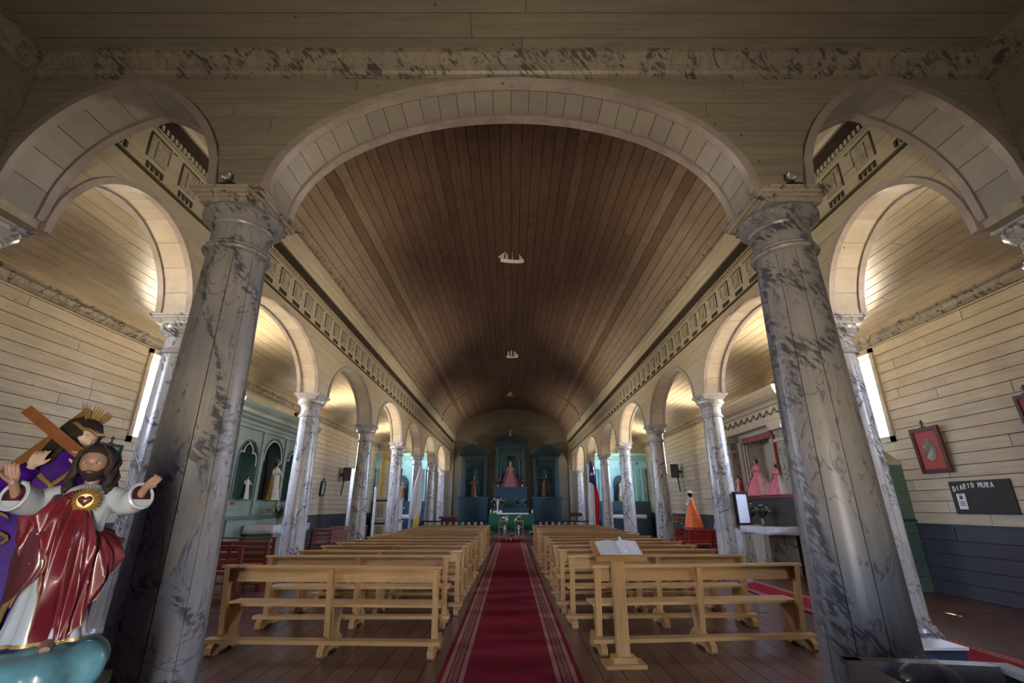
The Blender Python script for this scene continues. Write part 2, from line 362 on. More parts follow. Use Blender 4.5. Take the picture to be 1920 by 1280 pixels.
# ------------------------------------------------------------------ wall rows cut round openings
def row_polys(u0, u1, v0, v1, ops, cuts=(), gap=.004, n=6):
    """ops: functions v -> (ul, ur) or None above the opening; returns polygons of one board row"""
    v0 += gap / 2; v1 -= gap / 2; vs = [v0 + (v1 - v0) * k / n for k in range(n + 1)]
    full = []; part = []
    for fn in ops:
        a = [fn(v) for v in vs]
        if all(q is None for q in a): continue
        (full if all(q is not None for q in a) else part).append([(q, v) for q, v in zip(a, vs)])
    full.sort(key=lambda L: L[0][0][0])
    segs = []; left = [(u0, v0), (u0, v1)]
    for L in full:
        segs.append((left, [(q[0], v) for q, v in L])); left = [(q[1], v) for q, v in L]
    segs.append((left, [(u1, v0), (u1, v1)]))
    out = []
    for l, r in segs:
        if r[0][0] - l[0][0] < .02 and r[-1][0] - l[-1][0] < .02: continue
        lo = l[0][0]; hi = r[0][0]
        notch = [p for p in part if p[0][0] is not None and lo < (p[0][0][0] + p[0][0][1]) / 2 < hi]
        notch.sort(key=lambda p: p[0][0][0])
        cs = [c for c in cuts if max(q[0] for q in l) + .25 < c < min(q[0] for q in r) - .25 and not any(p[0][0][0] - .1 < c < p[0][0][1] + .1 for p in notch)]
        edges = [l] + [None] * len(cs) + [r]
        bounds = [None] + cs + [None]
        for k in range(len(cs) + 1):
            L_ = l if k == 0 else [(cs[k-1] + gap / 2, v0), (cs[k-1] + gap / 2, v1)]
            R_ = r if k == len(cs) else [(cs[k] - gap / 2, v0), (cs[k] - gap / 2, v1)]
            bottom = []
            for p in notch:
                if L_[0][0] < p[0][0][0] < R_[0][0]:
                    ps = [q for q in p if q[0] is not None]
                    bottom += [(q[0], v) for q, v in ps] + [(q[1], v) for q, v in reversed(ps)]
            poly = [L_[0]] + bottom + [q for q in R_] + [q for q in reversed(L_[1:])]
            # drop duplicates
            cl = []
            for q in poly:
                if not cl or abs(cl[-1][0] - q[0]) + abs(cl[-1][1] - q[1]) > 1e-5: cl.append(q)
            out.append(cl)
    return out
def ell(c, a, z0, h, p=2.0, q=.5):
    def fn(v):
        if v < z0: return (c - a, c + a)
        if v >= z0 + h: return None
        if p < 0:
            r = (a * a + h * h) / (2 * a); t = sqrt(max(0, r * r - (v - z0) ** 2)) - (r - a); return (c - t, c + t)
        t = (1 - ((v - z0) / h) ** (1 / q)) ** (1 / p); return (c - a * t, c + a * t)
    return fn
def rect_op(a, b, z0, z1): return lambda v: (a, b) if z0 < v < z1 else None
def rcuts(u0, u1, L):
    c = []; u = u0 + random.uniform(.3, 1) * L
    while u < u1 - .4: c.append(u); u += L * random.uniform(.75, 1.2)
    return c
def planks(parent, ax, w0, w1, u0, u1, v0, v1, h, L, mat, ops=(), name='board', gap=.006):
    n = max(1, round((v1 - v0) / h)); h = (v1 - v0) / n
    for k in range(n):
        a, b = v0 + k * h, v0 + (k + 1) * h
        for poly in row_polys(u0, u1, a, b, ops, rcuts(u0, u1, L), gap):
            j = random.uniform(-.003, .003)
            MB().prism(poly, w0, w1 + j if w1 > w0 else w1 - j, ax).build(name, mat, parent)
def curve_pts(c, a, z0, h, p=2.0, q=.5, n=40, foot=0.0):
    """polyline over the top of an arch, left foot to right foot"""
    pts = []
    for k in range(n + 1):
        t = -1 + 2 * k / n; s = sin(t * pi / 2); x = a * s
        if p < 0: x = a * t; r = (a * a + h * h) / (2 * a); z = sqrt(max(0, r * r - (abs(x) + r - a) ** 2))
        else: z = h * max(0, 1 - abs(s) ** p) ** q
        pts.append((c + x, z0 + z))
    if foot: pts = [(c - a, z0 - foot)] + pts + [(c + a, z0 - foot)]
    return pts
def offset_pts(pts, d):
    out = []
    for i, p in enumerate(pts):
        a = pts[max(i-1, 0)]; b = pts[min(i+1, len(pts)-1)]
        tx, tz = b[0]-a[0], b[1]-a[1]; l = sqrt(tx*tx + tz*tz) or 1
        out.append((p[0] - tz/l*d, p[1] + tx/l*d))   # to the left of travel = outward for left-to-right over the top
    return out
def arch(parent, pts, w0, w1, ax, nplank, name='arch', pm='soffit'):
    """rim mouldings at both faces and soffit planks between"""
    inn = offset_pts(pts, -.022); out = offset_pts(pts, .055)
    mb = MB()
    mp_ = {'y': lambda u, v, w: (u, w, v), 'x': lambda u, v, w: (w, u, v)}[ax]
    for a, b in ((w0 - .03, w0 + .055), (w1 - .055, w1 + .03)):
        rings = [[mp_(i[0], i[1], a), mp_(o[0], o[1], a), mp_(o[0], o[1], b), mp_(i[0], i[1], b)] for i, o in zip(inn, out)]
        mb.loft(rings)
    A = mb.build(name, M['rim_front_dim' if pm == 'soffit_front_dim' else 'rim'], parent, True, ang=30)
    # soffit planks by arc length
    L = [0]
    for i in range(1, len(pts)): L.append(L[-1] + math.dist(pts[i], pts[i-1]))
    def at(s, off):
        P = offset_pts(pts, off)
        for i in range(1, len(L)):
            if s <= L[i] + 1e-9:
                f = (s - L[i-1]) / (L[i] - L[i-1]); return (P[i-1][0] + (P[i][0]-P[i-1][0])*f, P[i-1][1] + (P[i][1]-P[i-1][1])*f)
        return P[-1]
    bounds = [L[-1] * k / nplank for k in range(nplank + 1)]
    for k in range(nplank):
        s0, s1 = bounds[k] + .003, bounds[k+1] - .003
        sm = (s0 + s1) / 2
        poly = [at(s0, 0), at(sm, 0), at(s1, 0), at(s1, .03), at(sm, .03), at(s0, .03)]
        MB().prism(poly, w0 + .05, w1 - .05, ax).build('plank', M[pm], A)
    return A

# ------------------------------------------------------------------ setting: floor and outer shell
YB, YE, YA = -1.6, 38.0, 29.7
floor = tag(MB().box(-8.5, 8.5, YB - .3, YE + .3, -.14, -.022).build('floor', M['core']), kind='structure')
fl_me = [MB().box(-.1075, .1075, 0, L_, -.022, 0).mesh('floor plank', M['floor']) for L_ in (9.87, 4.9)]
for i in range(74):
    x = -8.2 + 16.4 * (i + .5) / 74
    off = 4.95 if i % 2 else 0
    if off: link('plank', fl_me[1], floor, (x, YB, 0))
    for k in range(4 if not off else 3): link('plank', fl_me[0], floor, (x, YB + off + k * 9.9 + .015, 0))
    if off: link('plank', fl_me[1], floor, (x, YB + off + 3 * 9.9 + .015, 0))
def shell_wall(name, s):
    w = thing(name, None, None, kind='structure')
    mb = MB()
    a, b = (8.2, 8.42) if s > 0 else (-8.42, -8.2)
    for z0, z1 in ((-.2, WINZ0), (WINZ0, WINZ1), (WINZ1, 9.7)):
        act = [rect_op(y - WINW/2, y + WINW/2, -1, 99) for y in WINY] if z0 == WINZ0 else []
        for p in row_polys(YB, YE, z0, z1, act, (), 0, 1): mb.prism(p, a, b, 'x')
    mb.build('wall_backing', M['core'], w)
    i0, i1 = s * 8.175, s * 8.2
    def cutrow(z0, z1, h, mat, L):
        n = round((z1 - z0) / h); hh = (z1 - z0) / n
        for k in range(n):
            za, zb = z0 + k * hh, z0 + (k + 1) * hh
            mid = (za + zb) / 2
            act = [rect_op(y - WINW/2, y + WINW/2, -1, 99) for y in WINY if WINZ0 - .02 < mid < WINZ1 + .02]
            for poly in row_polys(YB, YE if z0 > .5 else YE, za, zb, act, rcuts(YB, YE, L), .012, 1):
                j = random.uniform(0, .006)
                MB().prism(poly, i1, i0 - s * j, 'x').build('board', mat, w)
    cutrow(1.24, 5.15, .205, M['wallboard'], 5.2)
    cutrow(.0, 1.20, .24, M['wainscot'], 5.2)
    MB().box(*sorted((s * 8.14, s * 8.2)), YB, YE, 1.195, 1.245).build('wainscot_cap', M['wainscot'], w)
    return w
wall_left = shell_wall('wall_left', -1); wall_right = shell_wall('wall_right', 1)
def shell_window(i, s, y):
    w = thing('window_%d' % i, None, None, kind='structure')
    x = s * 8.2; mb = MB()
    a, b = sorted((s * 8.12, s * 8.19)); cw = .10
    y0, y1, z0, z1 = y - WINW/2, y + WINW/2, WINZ0, WINZ1
    mb.box(a, b, y0 - cw, y0, z0 - .12, z1 + cw); mb.box(a, b, y1, y1 + cw, z0 - .12, z1 + cw)
    mb.box(a, b, y0 - cw, y1 + cw, z1, z1 + cw); mb.box(a, b, y0 - cw, y1 + cw, z0 - .12, z0)
    c0, c1 = sorted((s * 8.14, s * 8.335))
    for b in ((y0 - .012, y0 + .004, z0, z1), (y1 - .004, y1 + .012, z0, z1), (y0, y1, z1 - .004, z1 + .012), (y0, y1, z0 - .012, z0 + .004)): mb.box(c0, c1, *b)
    mb.build('casing', M['trim'], w)
    a, b = sorted((s * 8.33, s * 8.37)); mb = MB()
    mb.box(a, b, y0, y0 + .04, z0, z1); mb.box(a, b, y1 - .04, y1, z0, z1); mb.box(a, b, y0, y1, z0, z0 + .04); mb.box(a, b, y0, y1, z1 - .04, z1)
    mb.box(a, b, y - .01, y + .01, z0, z1)
    for k in range(1, 6): mb.box(a, b, y0, y1, z0 + (z1 - z0) * k / 6 - .01, z0 + (z1 - z0) * k / 6 + .01)
    fr = mb.build('sash', M['white'], w)
    for k in range(6):
        for q in range(2):
            ya = y0 + .04 if q == 0 else y + .012; yb = y - .012 if q == 0 else y1 - .04
            za = z0 + (z1 - z0) * k / 6 + .012; zb = z0 + (z1 - z0) * (k + 1) / 6 - .012
            MB().box(s * 8.348 - .002, s * 8.348 + .002, ya, yb, za, zb).build('pane', M['glasspane'], fr)
k = 0
for s in (-1, 1):
    for y in WINY: k += 1; shell_window(k, s, y)
# eaves, roof slab, closing walls
tag(MB().box(-9.6, 9.6, YB - .8, YE + .6, 9.7, 9.9).build('roof', M['core']), kind='structure')
for s in (-1, 1):
    a, b = sorted((s * 8.42, s * 9.02)); tag(MB().box(a, b, YB - .5, YE + .5, 5.02, 5.12).build('roof_eave', M['core']), kind='structure')
wb = thing('wall_entrance', None, None, kind='structure')
mb = MB()
mb.box(-8.4, -.18, YB - .2, YB, 0, 9.7); mb.box(.18, 8.4, YB - .2, YB, 0, 9.7); mb.box(-.18, .18, YB - .2, YB, 2.1, 9.7)
mb.build('wall_backing', M['core_light'], wb)
planks(wb, 'y', YB, YB + .02, -8.2, 8.2, 0, 6.0, .22, 4.5, M['wallboard_x'], [lambda v: (-.20, .20) if v < 2.1 else None])

# end wall of the nave and end walls of the aisles
we = thing('wall_altar', None, None, kind='structure')
MB().box(-8.4, 8.4, YE, YE + .2, 0, 9.7).build('wall_backing', M['core_light'], we)
planks(we, 'y', YE - .02, YE, -4.75, 4.75, .0, 9.1, .24, 3.4, M['endwall_dim'])
for x in (-4.62, 4.62): MB().box(x - .13, x + .13, YE - .14, YE - .02, 0, 6.3).build('pilaster', M['trim'], we)
for s, nm in ((-1, 'wall_aisle_end_left'), (1, 'wall_aisle_end_right')):
    w = thing(nm, None, None, kind='structure')
    a, b = sorted((s * 5.2, s * 8.2))
    MB().box(a, b, YA, YA + .15, 0, 6.2).build('wall_backing', M['core_light'], w)
    planks(w, 'y', YA - .02, YA, a, b, 1.2, 6.0, .205, 2.2, M['wallboard_x'])
    planks(w, 'y', YA - .02, YA, a, b, 0, 1.2, .24, 2.2, M['wainscot'])

# ------------------------------------------------------------------ nave vault and cornices
ceil = thing('ceiling', None, None, kind='structure')
VA, VB, VZ = 4.42, 2.36, 6.66
prof = []
n = 400; acc = [0]; pp = [(VA * cos(pi - pi * k / n), VZ + VB * sin(pi * k / n)) for k in range(n + 1)]
for k in range(1, n + 1): acc.append(acc[-1] + math.dist(pp[k], pp[k-1]))
NV = 46
def pat(s):
    for k in range(1, n + 1):
        if s <= acc[k] + 1e-9:
            f = (s - acc[k-1]) / (acc[k] - acc[k-1]); return (pp[k-1][0] + f*(pp[k][0]-pp[k-1][0]), pp[k-1][1] + f*(pp[k][1]-pp[k-1][1]))
    return pp[-1]
ring = [pat(acc[-1] * k / NV) for k in range(NV + 1)]
def nrm2(p): # outward
    d = Vector((p[0] / VA**2, (p[1] - VZ) / VB**2)).normalized(); return d
VY0 = 4.08; VL = (YE - VY0) / 5
mb = MB()
mb.loft([[(p[0] + nrm2(p).x * .025, y, p[1] + nrm2(p).y * .025) for p in ring] + [(p[0] + nrm2(p).x * .12, y, p[1] + nrm2(p).y * .12) for p in reversed(ring)] for y in (VY0, YE)])
mb.build('vault_backing', M['core'], ceil)
for k in range(NV):
    a = Vector(ring[k]); b = Vector(ring[k+1]); d = (b - a).normalized(); g = .0065
    a2, b2 = a + d * g, b - d * g; nn = nrm2((a + b) / 2)
    poly = [tuple(a2), tuple(b2), tuple(b2 + nn * .03), tuple(a2 + nn * .03)]
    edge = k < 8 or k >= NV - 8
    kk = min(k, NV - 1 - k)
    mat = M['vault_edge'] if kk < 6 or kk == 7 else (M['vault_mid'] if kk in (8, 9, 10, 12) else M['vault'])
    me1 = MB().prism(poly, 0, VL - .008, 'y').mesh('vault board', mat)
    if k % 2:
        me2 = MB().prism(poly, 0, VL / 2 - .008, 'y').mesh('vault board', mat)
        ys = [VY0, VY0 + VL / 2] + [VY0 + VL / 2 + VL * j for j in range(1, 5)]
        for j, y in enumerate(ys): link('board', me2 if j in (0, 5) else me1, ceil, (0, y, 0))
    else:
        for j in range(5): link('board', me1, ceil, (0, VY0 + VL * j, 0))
mb = MB(); P = [(p[0] - nrm2(p).x * .04, p[1] - nrm2(p).y * .04) for p in ring]
mb.loft([[(p[0], 29.9, p[1]), (p[0], 30.1, p[1]), (q[0], 30.1, q[1]), (q[0], 29.9, q[1])] for p, q in zip(P, ring)])
mb.build('vault_rib', M['vault'], ceil)
k = 0
for s in (-1, 1):
    k += 1
    t = thing('trim_%d' % k, None, None, kind='structure')
    poly = [(s*4.74, 6.42), (s*4.47, 6.44), (s*4.44, 6.50), (s*4.44, 6.60), (s*4.41, 6.66), (s*4.40, 6.92), (s*4.74, 6.95)]
    MB().prism(poly, VY0, YE - .02, 'y').build('cornice', M['trim'], t)
    MB().tube([(s*4.375, VY0, 6.95), (s*4.375, YE - .02, 6.95)], .075, 10).build('marbled_roll', M['marble_trim'], t, True)
    MB().prism([(s*4.74, 6.405), (s*4.50, 6.425), (s*4.50, 6.44), (s*4.74, 6.43)], VY0, YE - .02, 'y').build('soffit_board', M['lineart'], t)

# ------------------------------------------------------------------ arcade walls
AX0, AX1 = 4.74, 5.18
COLY = [6.6, 11.6, 16.3, 21.0, 25.7, 30.4, 35.1]
ARCH = [(5.28, 1.12, 1.22), (9.1, 2.14, 1.30)] + [((COLY[i] + COLY[i+1]) / 2, 2.0, 1.27) for i in range(1, 6)]
ARCH.append((36.55, 1.2, 1.2))
SPZ = 4.17
def arcade(s, name):
    w = thing(name, None, None, kind='structure')
    ops = [ell(c, a, SPZ, h) for c, a, h in ARCH]
    mb = MB()
    for z0, z1 in ((SPZ, 5.0), (5.0, 5.35), (5.35, 5.66), (5.66, 6.45)):
        for p in row_polys(3.7, YE, z0, z1, [ell(c, a + .035, SPZ - .03, h + .065) for c, a, h in ARCH], (), 0, 20): mb.prism(p, *sorted((s * AX0, s * AX1)), 'x')
    mb.box(*sorted((s * AX0, s * AX1)), 3.7, YE, 6.45, 9.7)
    mb.build('wall_backing', M['core_light'], w)
    planks(w, 'x', s * AX0, s * (AX0 - .018), 4.1, YE - .02, SPZ + .01, 5.62, .29, 6.5, M['arcade'], ops, gap=.004)
    for c, a, h in ARCH:
        arch(w, curve_pts(c, a, SPZ, h, n=28), *sorted((s * (AX0 - .018), s * AX1)), 'x', 15 if a > 1.5 else 10)
    # frieze: taenia, panels, guttae, dentils
    xf = s * (AX0 - .018)
    MB().box(*sorted((xf, xf - s * .035)), 4.1, YE - .02, 5.62, 5.655).build('taenia', M['lineart'], w)
    planks(w, 'x', s * AX0, s * (AX0 - .02), 4.1, YE - .02, 5.655, 6.30, .33, 7, M['arcade'])
    MB().box(*sorted((xf, xf - s * .03)), 4.1, YE - .02, 6.295, 6.32).build('frieze_fillet', M['trim'], w)
    MB().box(*sorted((xf, xf - s * .012)), 4.1, YE - .02, 6.32, 6.415).build('dentil_band', M['lineart'], w)
    mb = MB(); y = 4.15
    while y < YE - .1: mb.box(*sorted((xf - s * .01, xf - s * .045)), y, y + .05, 6.33, 6.405); y += .088
    tag(mb.build('dentil', M['trim'], w), kind='stuff')
    pm = MB(); X_ = lambda d0, d1: sorted((xf - s * d0, xf - s * d1))
    pm.mi = 0; pm.box(*X_(.002, .014), 0, .34, 5.86, 6.20)
    pm.mi = 1
    for b in ((-.02, .0, 5.85, 6.22), (.34, .352, 5.95, 6.22), (-.02, .352, 6.20, 6.225), (.10, .112, 5.9, 6.16), (.40, .46, 6.215, 6.225)): pm.box(*X_(.002, .018), *b)
    pme = pm.mesh('frieze panel', [M['triglyph'], M['lineart']])
    gm = MB(); gm.box(*X_(.002, .018), 0, .30, 5.775, 5.79)
    for q in range(4): gm.box(*X_(.002, .026), .01 + q * .085, .045 + q * .085, 5.70, 5.775)
    gme = gm.mesh('guttae', M['lineart'])
    y = 4.35
    while y < YE - .6:
        link('frieze_panel', pme, w, (0, y, 0)); link('guttae', gme, w, (0, y + .02, 0)); y += .62
    # wall of the side room above the narthex
    return w
arcade(-1, 'wall_arcade_left'); arcade(1, 'wall_arcade_right')

# aisle ceilings and cornices
for s, nm in ((-1, 'ceiling_aisle_left'), (1, 'ceiling_aisle_right')):
    w = thing(nm, None, None, kind='structure')
    n_ = 17; pr_ = [(s * (5.18 + 3.0 * cos(pi/2 * k / n_)), 5.12 + .78 * sin(pi/2 * k / n_)) for k in range(n_ + 1)]
    o_ = [(p[0], p[1] + .12) for p in pr_]
    mb = MB(); mb.loft([[(p[0], y, p[1] + .028) for p in pr_] + [(p[0], y, p[1]) for p in reversed(o_)] for y in (YB, YE)]); mb.build('ceiling_backing', M['core'], w)
    LL = (YA - YB) / 6
    for k in range(n_):
        a, b = Vector(pr_[k]), Vector(pr_[k+1]); d = (b - a).normalized(); a2, b2 = a + d * .006, b - d * .006
        poly = [tuple(a2), tuple(b2), (b2.x, b2.y + .03), (a2.x, a2.y + .03)]
        me1 = MB().prism(poly, 0, LL - .008, 'y').mesh('aisle ceiling board', M['ceilboard'])
        o0 = (k % 3) / 3
        for j in range(-1 if o0 else 0, 6):
            y = YB + LL * (j + o0); 
            if j == -1:
                link('board', MB().prism(poly, 0, LL * o0 - .008, 'y').mesh('aisle ceiling board', M['ceilboard']), w, (0, YB, 0))
            elif j == 5 and o0: link('board', MB().prism(poly, 0, LL * (1 - o0) - .008, 'y').mesh('aisle ceiling board', M['ceilboard']), w, (0, y, 0))
            else: link('board', me1, w, (0, y, 0))
    t = tag(MB().prism([(s*8.2, 4.98), (s*8.14, 4.99), (s*8.10, 5.05), (s*8.08, 5.13), (s*8.03, 5.16), (s*8.03, 5.20), (s*8.2, 5.2)], YB, YA, 'y').build('trim_%d' % (3 if s < 0 else 4), M['marble_trim'], None), kind='structure')

# ------------------------------------------------------------------ front (transverse) arcade wall and narthex
FY0, FY1 = 3.63, 4.08
wf = thing('wall_front_arcade', None, None, kind='structure')
FOB = [ell(0, 2.26, 4.2, 1.39), ell(-3.74, 1.045, 4.2, 1.415, -1), ell(3.74, 1.045, 4.2, 1.42, -1)]
FO = [ell(0, 2.22, 4.26, 1.29), ell(-3.74, 1.0, 4.26, 1.31, -1), ell(3.74, 1.0, 4.26, 1.33, -1)]
mb = MB()
for z0, z1 in ((4.26, 4.7), (4.7, 5.2), (5.2, 5.68)):
    for p in row_polys(-5.2, 5.2, z0, z1, FOB, (), 0, 24): mb.prism(p, FY0, FY1, 'y')
mb.box(-8.4, 8.4, FY0, FY1, 6.25, 9.7); mb.box(-5.2, 5.2, FY0, FY1, 5.68, 6.25)
mb.build('wall_backing', M['core'], wf)
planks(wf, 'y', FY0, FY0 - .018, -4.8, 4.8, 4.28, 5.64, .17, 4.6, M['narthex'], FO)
arch(wf, curve_pts(0, 2.22, 4.26, 1.29, n=56), FY0 - .018, FY1, 'y', 30, pm='soffit_front_dim')
arch(wf, curve_pts(-3.74, 1.0, 4.26, 1.31, -1, n=44), FY0 - .018, FY1, 'y', 12, pm='soffit_front_dim')
arch(wf, curve_pts(3.74, 1.0, 4.26, 1.33, -1, n=44), FY0 - .018, FY1, 'y', 12, pm='soffit_front_dim')
NZ = 5.88
cn = thing('ceiling_narthex', None, None, kind='structure')
MB().box(-5.0, 5.0, YB, FY0, NZ + .03, NZ + .15).build('ceiling_backing', M['core'], cn)
nn_ = 21
for k in range(nn_):
    a, b = YB + (FY0 - YB) * k / nn_, YB + (FY0 - YB) * (k + 1) / nn_
    c = random.uniform(-3.5, 3.5)
    for x0, x1 in ((-4.8, c - .003), (c + .003, 4.8)): MB().box(x0, x1, a + .006, b - .006, NZ, NZ + .03).build('board', M['narthex'], cn)
prof_ = [(0, 0), (.025, 0), (.025, .04), (.05, .06), (.065, .13), (.09, .19), (.13, .21), (.13, .27), (0, .27)]
t = thing('trim_5', None, None, kind='structure')
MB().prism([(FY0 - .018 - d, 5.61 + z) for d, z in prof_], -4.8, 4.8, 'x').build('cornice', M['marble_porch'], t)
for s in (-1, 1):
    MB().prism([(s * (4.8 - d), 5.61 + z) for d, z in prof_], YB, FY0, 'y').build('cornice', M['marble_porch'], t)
    w = thing('wall_narthex_%s' % ('left' if s < 0 else 'right'), None, None, kind='structure')
    MB().box(*sorted((s * 4.82, s * 5.18)), YB, FY0 - .02, 0, 6.1).build('wall_backing', M['core_light'], w)
    planks(w, 'x', s * 4.82, s * 4.80, YB, FY0 - .02, 0, 5.7, .21, 3, M['narthex'])

# ------------------------------------------------------------------ columns
def stave_mesh(r0, r1, z0, z1, n, mat, nm):
    mb = MB(); g = .0035; a0, a1 = g / r0, 2 * pi / n - g / r0
    rings = []
    for j in range(9):
        f = j / 8; r = r0 + (r1 - r0) * (f ** 1.25); z = z0 + (z1 - z0) * f
        o = [(r * cos(a0 + (a1 - a0) * k / 3), r * sin(a0 + (a1 - a0) * k / 3), z) for k in range(4)]
        i = [((r - .02) * cos(a0 + (a1 - a0) * k / 3), (r - .02) * sin(a0 + (a1 - a0) * k / 3), z) for k in (3, 2, 1, 0)]
        rings.append(o + i)
    mb.loft(rings); return mb.mesh(nm, mat, True, 25)
def column_proto(r0, r1, ztop, abx, aby, mat, label, n=12, kn=None):
    c = thing('column', label, 'column', kind='thing')
    k = r0 / .28
    MB().lathe([(r0+.10, 0), (r0+.11, .03), (r0+.11, .10), (r0+.09, .13), (r0+.05, .14), (r0+.06, .17), (r0+.04, .21), (r0+.012, .22), (r0+.004, .30)], 32).build('base', mat, c, True)
    z1 = ztop - .55
    me = stave_mesh(r0, r1, .22, z1, n, mat, 'stave')
    for i in range(n): link('stave', me, c, None, 2 * pi * i / n + .13)
    MB().lathe([(r0 - .012, .2), (r1 - .012, z1)], 24).build('shaft_core', M['core'], c)
    MB().lathe([(r1, z1-.01), (r1+.03, z1), (r1+.042, z1+.02), (r1+.03, z1+.04), (r1+.012, z1+.05), (r1+.022, z1+.062), (r1+.012, z1+.08), (r1, z1+.085)], 32).build('necking_ring', mat, c, True)
    MB().lathe([(r1, z1+.08), (r1-.002, z1+.24), (r1+.02, z1+.25), (r1+.03, z1+.27), (r1+.02, z1+.285), (r1+.05, z1+.30), (r1+.095, z1+.345), (r1+.10, z1+.38), (r1+.075, z1+.42), (r1+.02, z1+.43)], 32).build('capital', mat, c, True)
    mb = MB(); z = z1 + .42
    for e, a, b in ((-.05, 0, .045), (-.03, .045, .07), (.0, .07, .105), (.02, .105, .13)):
        mb.box(-abx - e*0 - (e if e > 0 else e), abx + e, -aby - e, aby + e, z + a, z + b)
    mb.build('abacus', M['marble_trim'] if kn else mat, c)
    return c
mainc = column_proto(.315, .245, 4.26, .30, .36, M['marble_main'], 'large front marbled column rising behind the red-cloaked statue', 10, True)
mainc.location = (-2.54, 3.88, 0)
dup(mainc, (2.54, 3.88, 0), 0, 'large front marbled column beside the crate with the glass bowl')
arc = column_proto(.275, .222, SPZ, .30, .34, M['marble'], 'slim marbled column just behind the large column, beside the candle table', 12)
arc.location = (-4.85, 6.6, 0)
for s in (-1, 1):
    for i, y in enumerate(COLY):
        if s == -1 and i == 0: continue
        if i == 0: lb = 'marbled column behind the large front column, a blue step box at its foot'
        else: lb = 'marbled arcade column, %s in its row on the %s side' % (ordn(i + 1), SIDE[s])
        dup(arc, (s * (4.80 if i == 0 else 4.96), y, 0), 0, lb, 'marbled columns of the nave arcades')
arc['group'] = 'marbled columns of the nave arcades'
for s in (-1, 1):
    dup(arc, (s * 5.12, 3.88, .09), 0, 'marbled column top at the photo edge, porch wall corner on the %s side' % SIDE[s], 'marbled columns of the nave arcades')

# ------------------------------------------------------------------ carpets, blue step box
def carpet(x0, x1, y0, y1, label, name='carpet_runner'):
    hw = (x1 - x0) / 2
    o = MB().box(-hw, hw, 0, y1 - y0, 0, .012).build(name, carpet_mat(label, hw)); o.location = ((x0 + x1) / 2, y0, .001)
    return tag(o, label, 'carpet')
carpet(-.70, .68, -.9, 25.2, 'crimson carpet runner with ivory striped borders along the centre aisle')
carpet(4.62, 5.44, 1.0, 24, 'crimson carpet strip with patterned edge under the columns behind the book lectern')
bb = thing('step_box', 'low slate blue wooden step box at the foot of a marbled column', 'box', (4.27, 5.66, .014))
mb = MB(); mb.box(-.3, .3, -.16, -.14, 0, .18); mb.box(-.3, .3, .12, .14, 0, .18); mb.box(-.3, -.28, -.14, .12, 0, .18); mb.box(.28, .3, -.14, .12, 0, .18)
mb.build('side_board', M['bluebox'], bb)
MB().box(-.32, .32, -.18, .14, .18, .205).build('top_board', M['white'], bb)

# ------------------------------------------------------------------ pine benches
def bench_proto(hl=1.30):
    t = thing('pew', 'x', 'pew')
    # back leans towards -y at the top, seat faces +y
    MB().box(-hl, hl, -.075, .035, .875, .90).build('top_rail', M['pine'], t)
    MB().box(-hl + .03, hl - .03, -.012, .010, .725, .872).build('back_board', M['pine'], t)
    for x in (-hl + .07, .0, hl - .07):
        mb = MB(); mb.prism([(-.075, .872), (-.012, .872), (.075, .17), (.015, .17)], x - .032, x + .032, 'x'); mb.build('post', M['pine_up'], t)
    MB().box(-hl + .02, hl - .02, .06, .40, .455, .485).build('seat', M['pine'], t)
    for x in (-hl + .10, .03, hl - .10):
        MB().prism([(.075, .17), (.28, .17), (.33, .452), (.06, .452)], x - .016, x + .016, 'x').build('seat_support', M['pine_up'], t)
    MB().box(-hl - .04, hl + .02, -.12, .02, .115, .155).build('foot_rail', M['pine'], t)
    for x in (-hl + .07, .02, hl - .07):
        MB().prism([(-.17, .02), (-.155, 0), (-.03, 0), (.0, .03), (.20, .03), (.24, 0), (.36, 0), (.38, .03), (.36, .10), (.28, .168), (.03, .168), (.02, .114), (-.12, .114), (-.17, .08)], x - .035, x + .035, 'x').build('foot', M['pine_up'], t)
    return t
LD = [6.12, 7.38, 8.22, 9.2, 9.95, 10.8, 11.9, 12.75, 13.75, 14.85, 15.9, 16.9, 18.0, 19.1]
RD = [6.28, 7.45, 8.4, 9.35, 10.2, 11.2, 12.2, 13.35, 14.4, 15.3, 16.3, 17.3, 18.3, 19.4]
pew = bench_proto(); firstp = True
LROT = [radians(-2.5), radians(.5), radians(1.2)]
RROT = [radians(5), radians(2), radians(1)]
for s, DD in ((-1, LD), (1, RD)):
    for i, y in enumerate(DD):
        rot = (LROT if s < 0 else RROT)[i] if i < 3 else random.uniform(-.01, .01)
        x = s * (2.08 + random.uniform(-.03, .03)); 
        if i == 0: x = -2.09 if s < 0 else 2.24
        if i == 1 and s < 0: x = -2.16
        lb = 'pine pew, %s row from the front on the %s side of the aisle' % (ordn(i), SIDE[s])
        if i == 0: lb = ('nearest pine pew behind the large column beside the red-cloaked statue' if s < 0 else 'nearest pine pew standing right behind the book lectern')
        if firstp: pew.location = (x, y, 0); pew.rotation_euler = (0, 0, rot); pew['label'] = lb; pew['group'] = 'pine pews in the nave'; firstp = False
        else: dup(pew, (x, y, 0), rot, lb, 'pine pews in the nave')

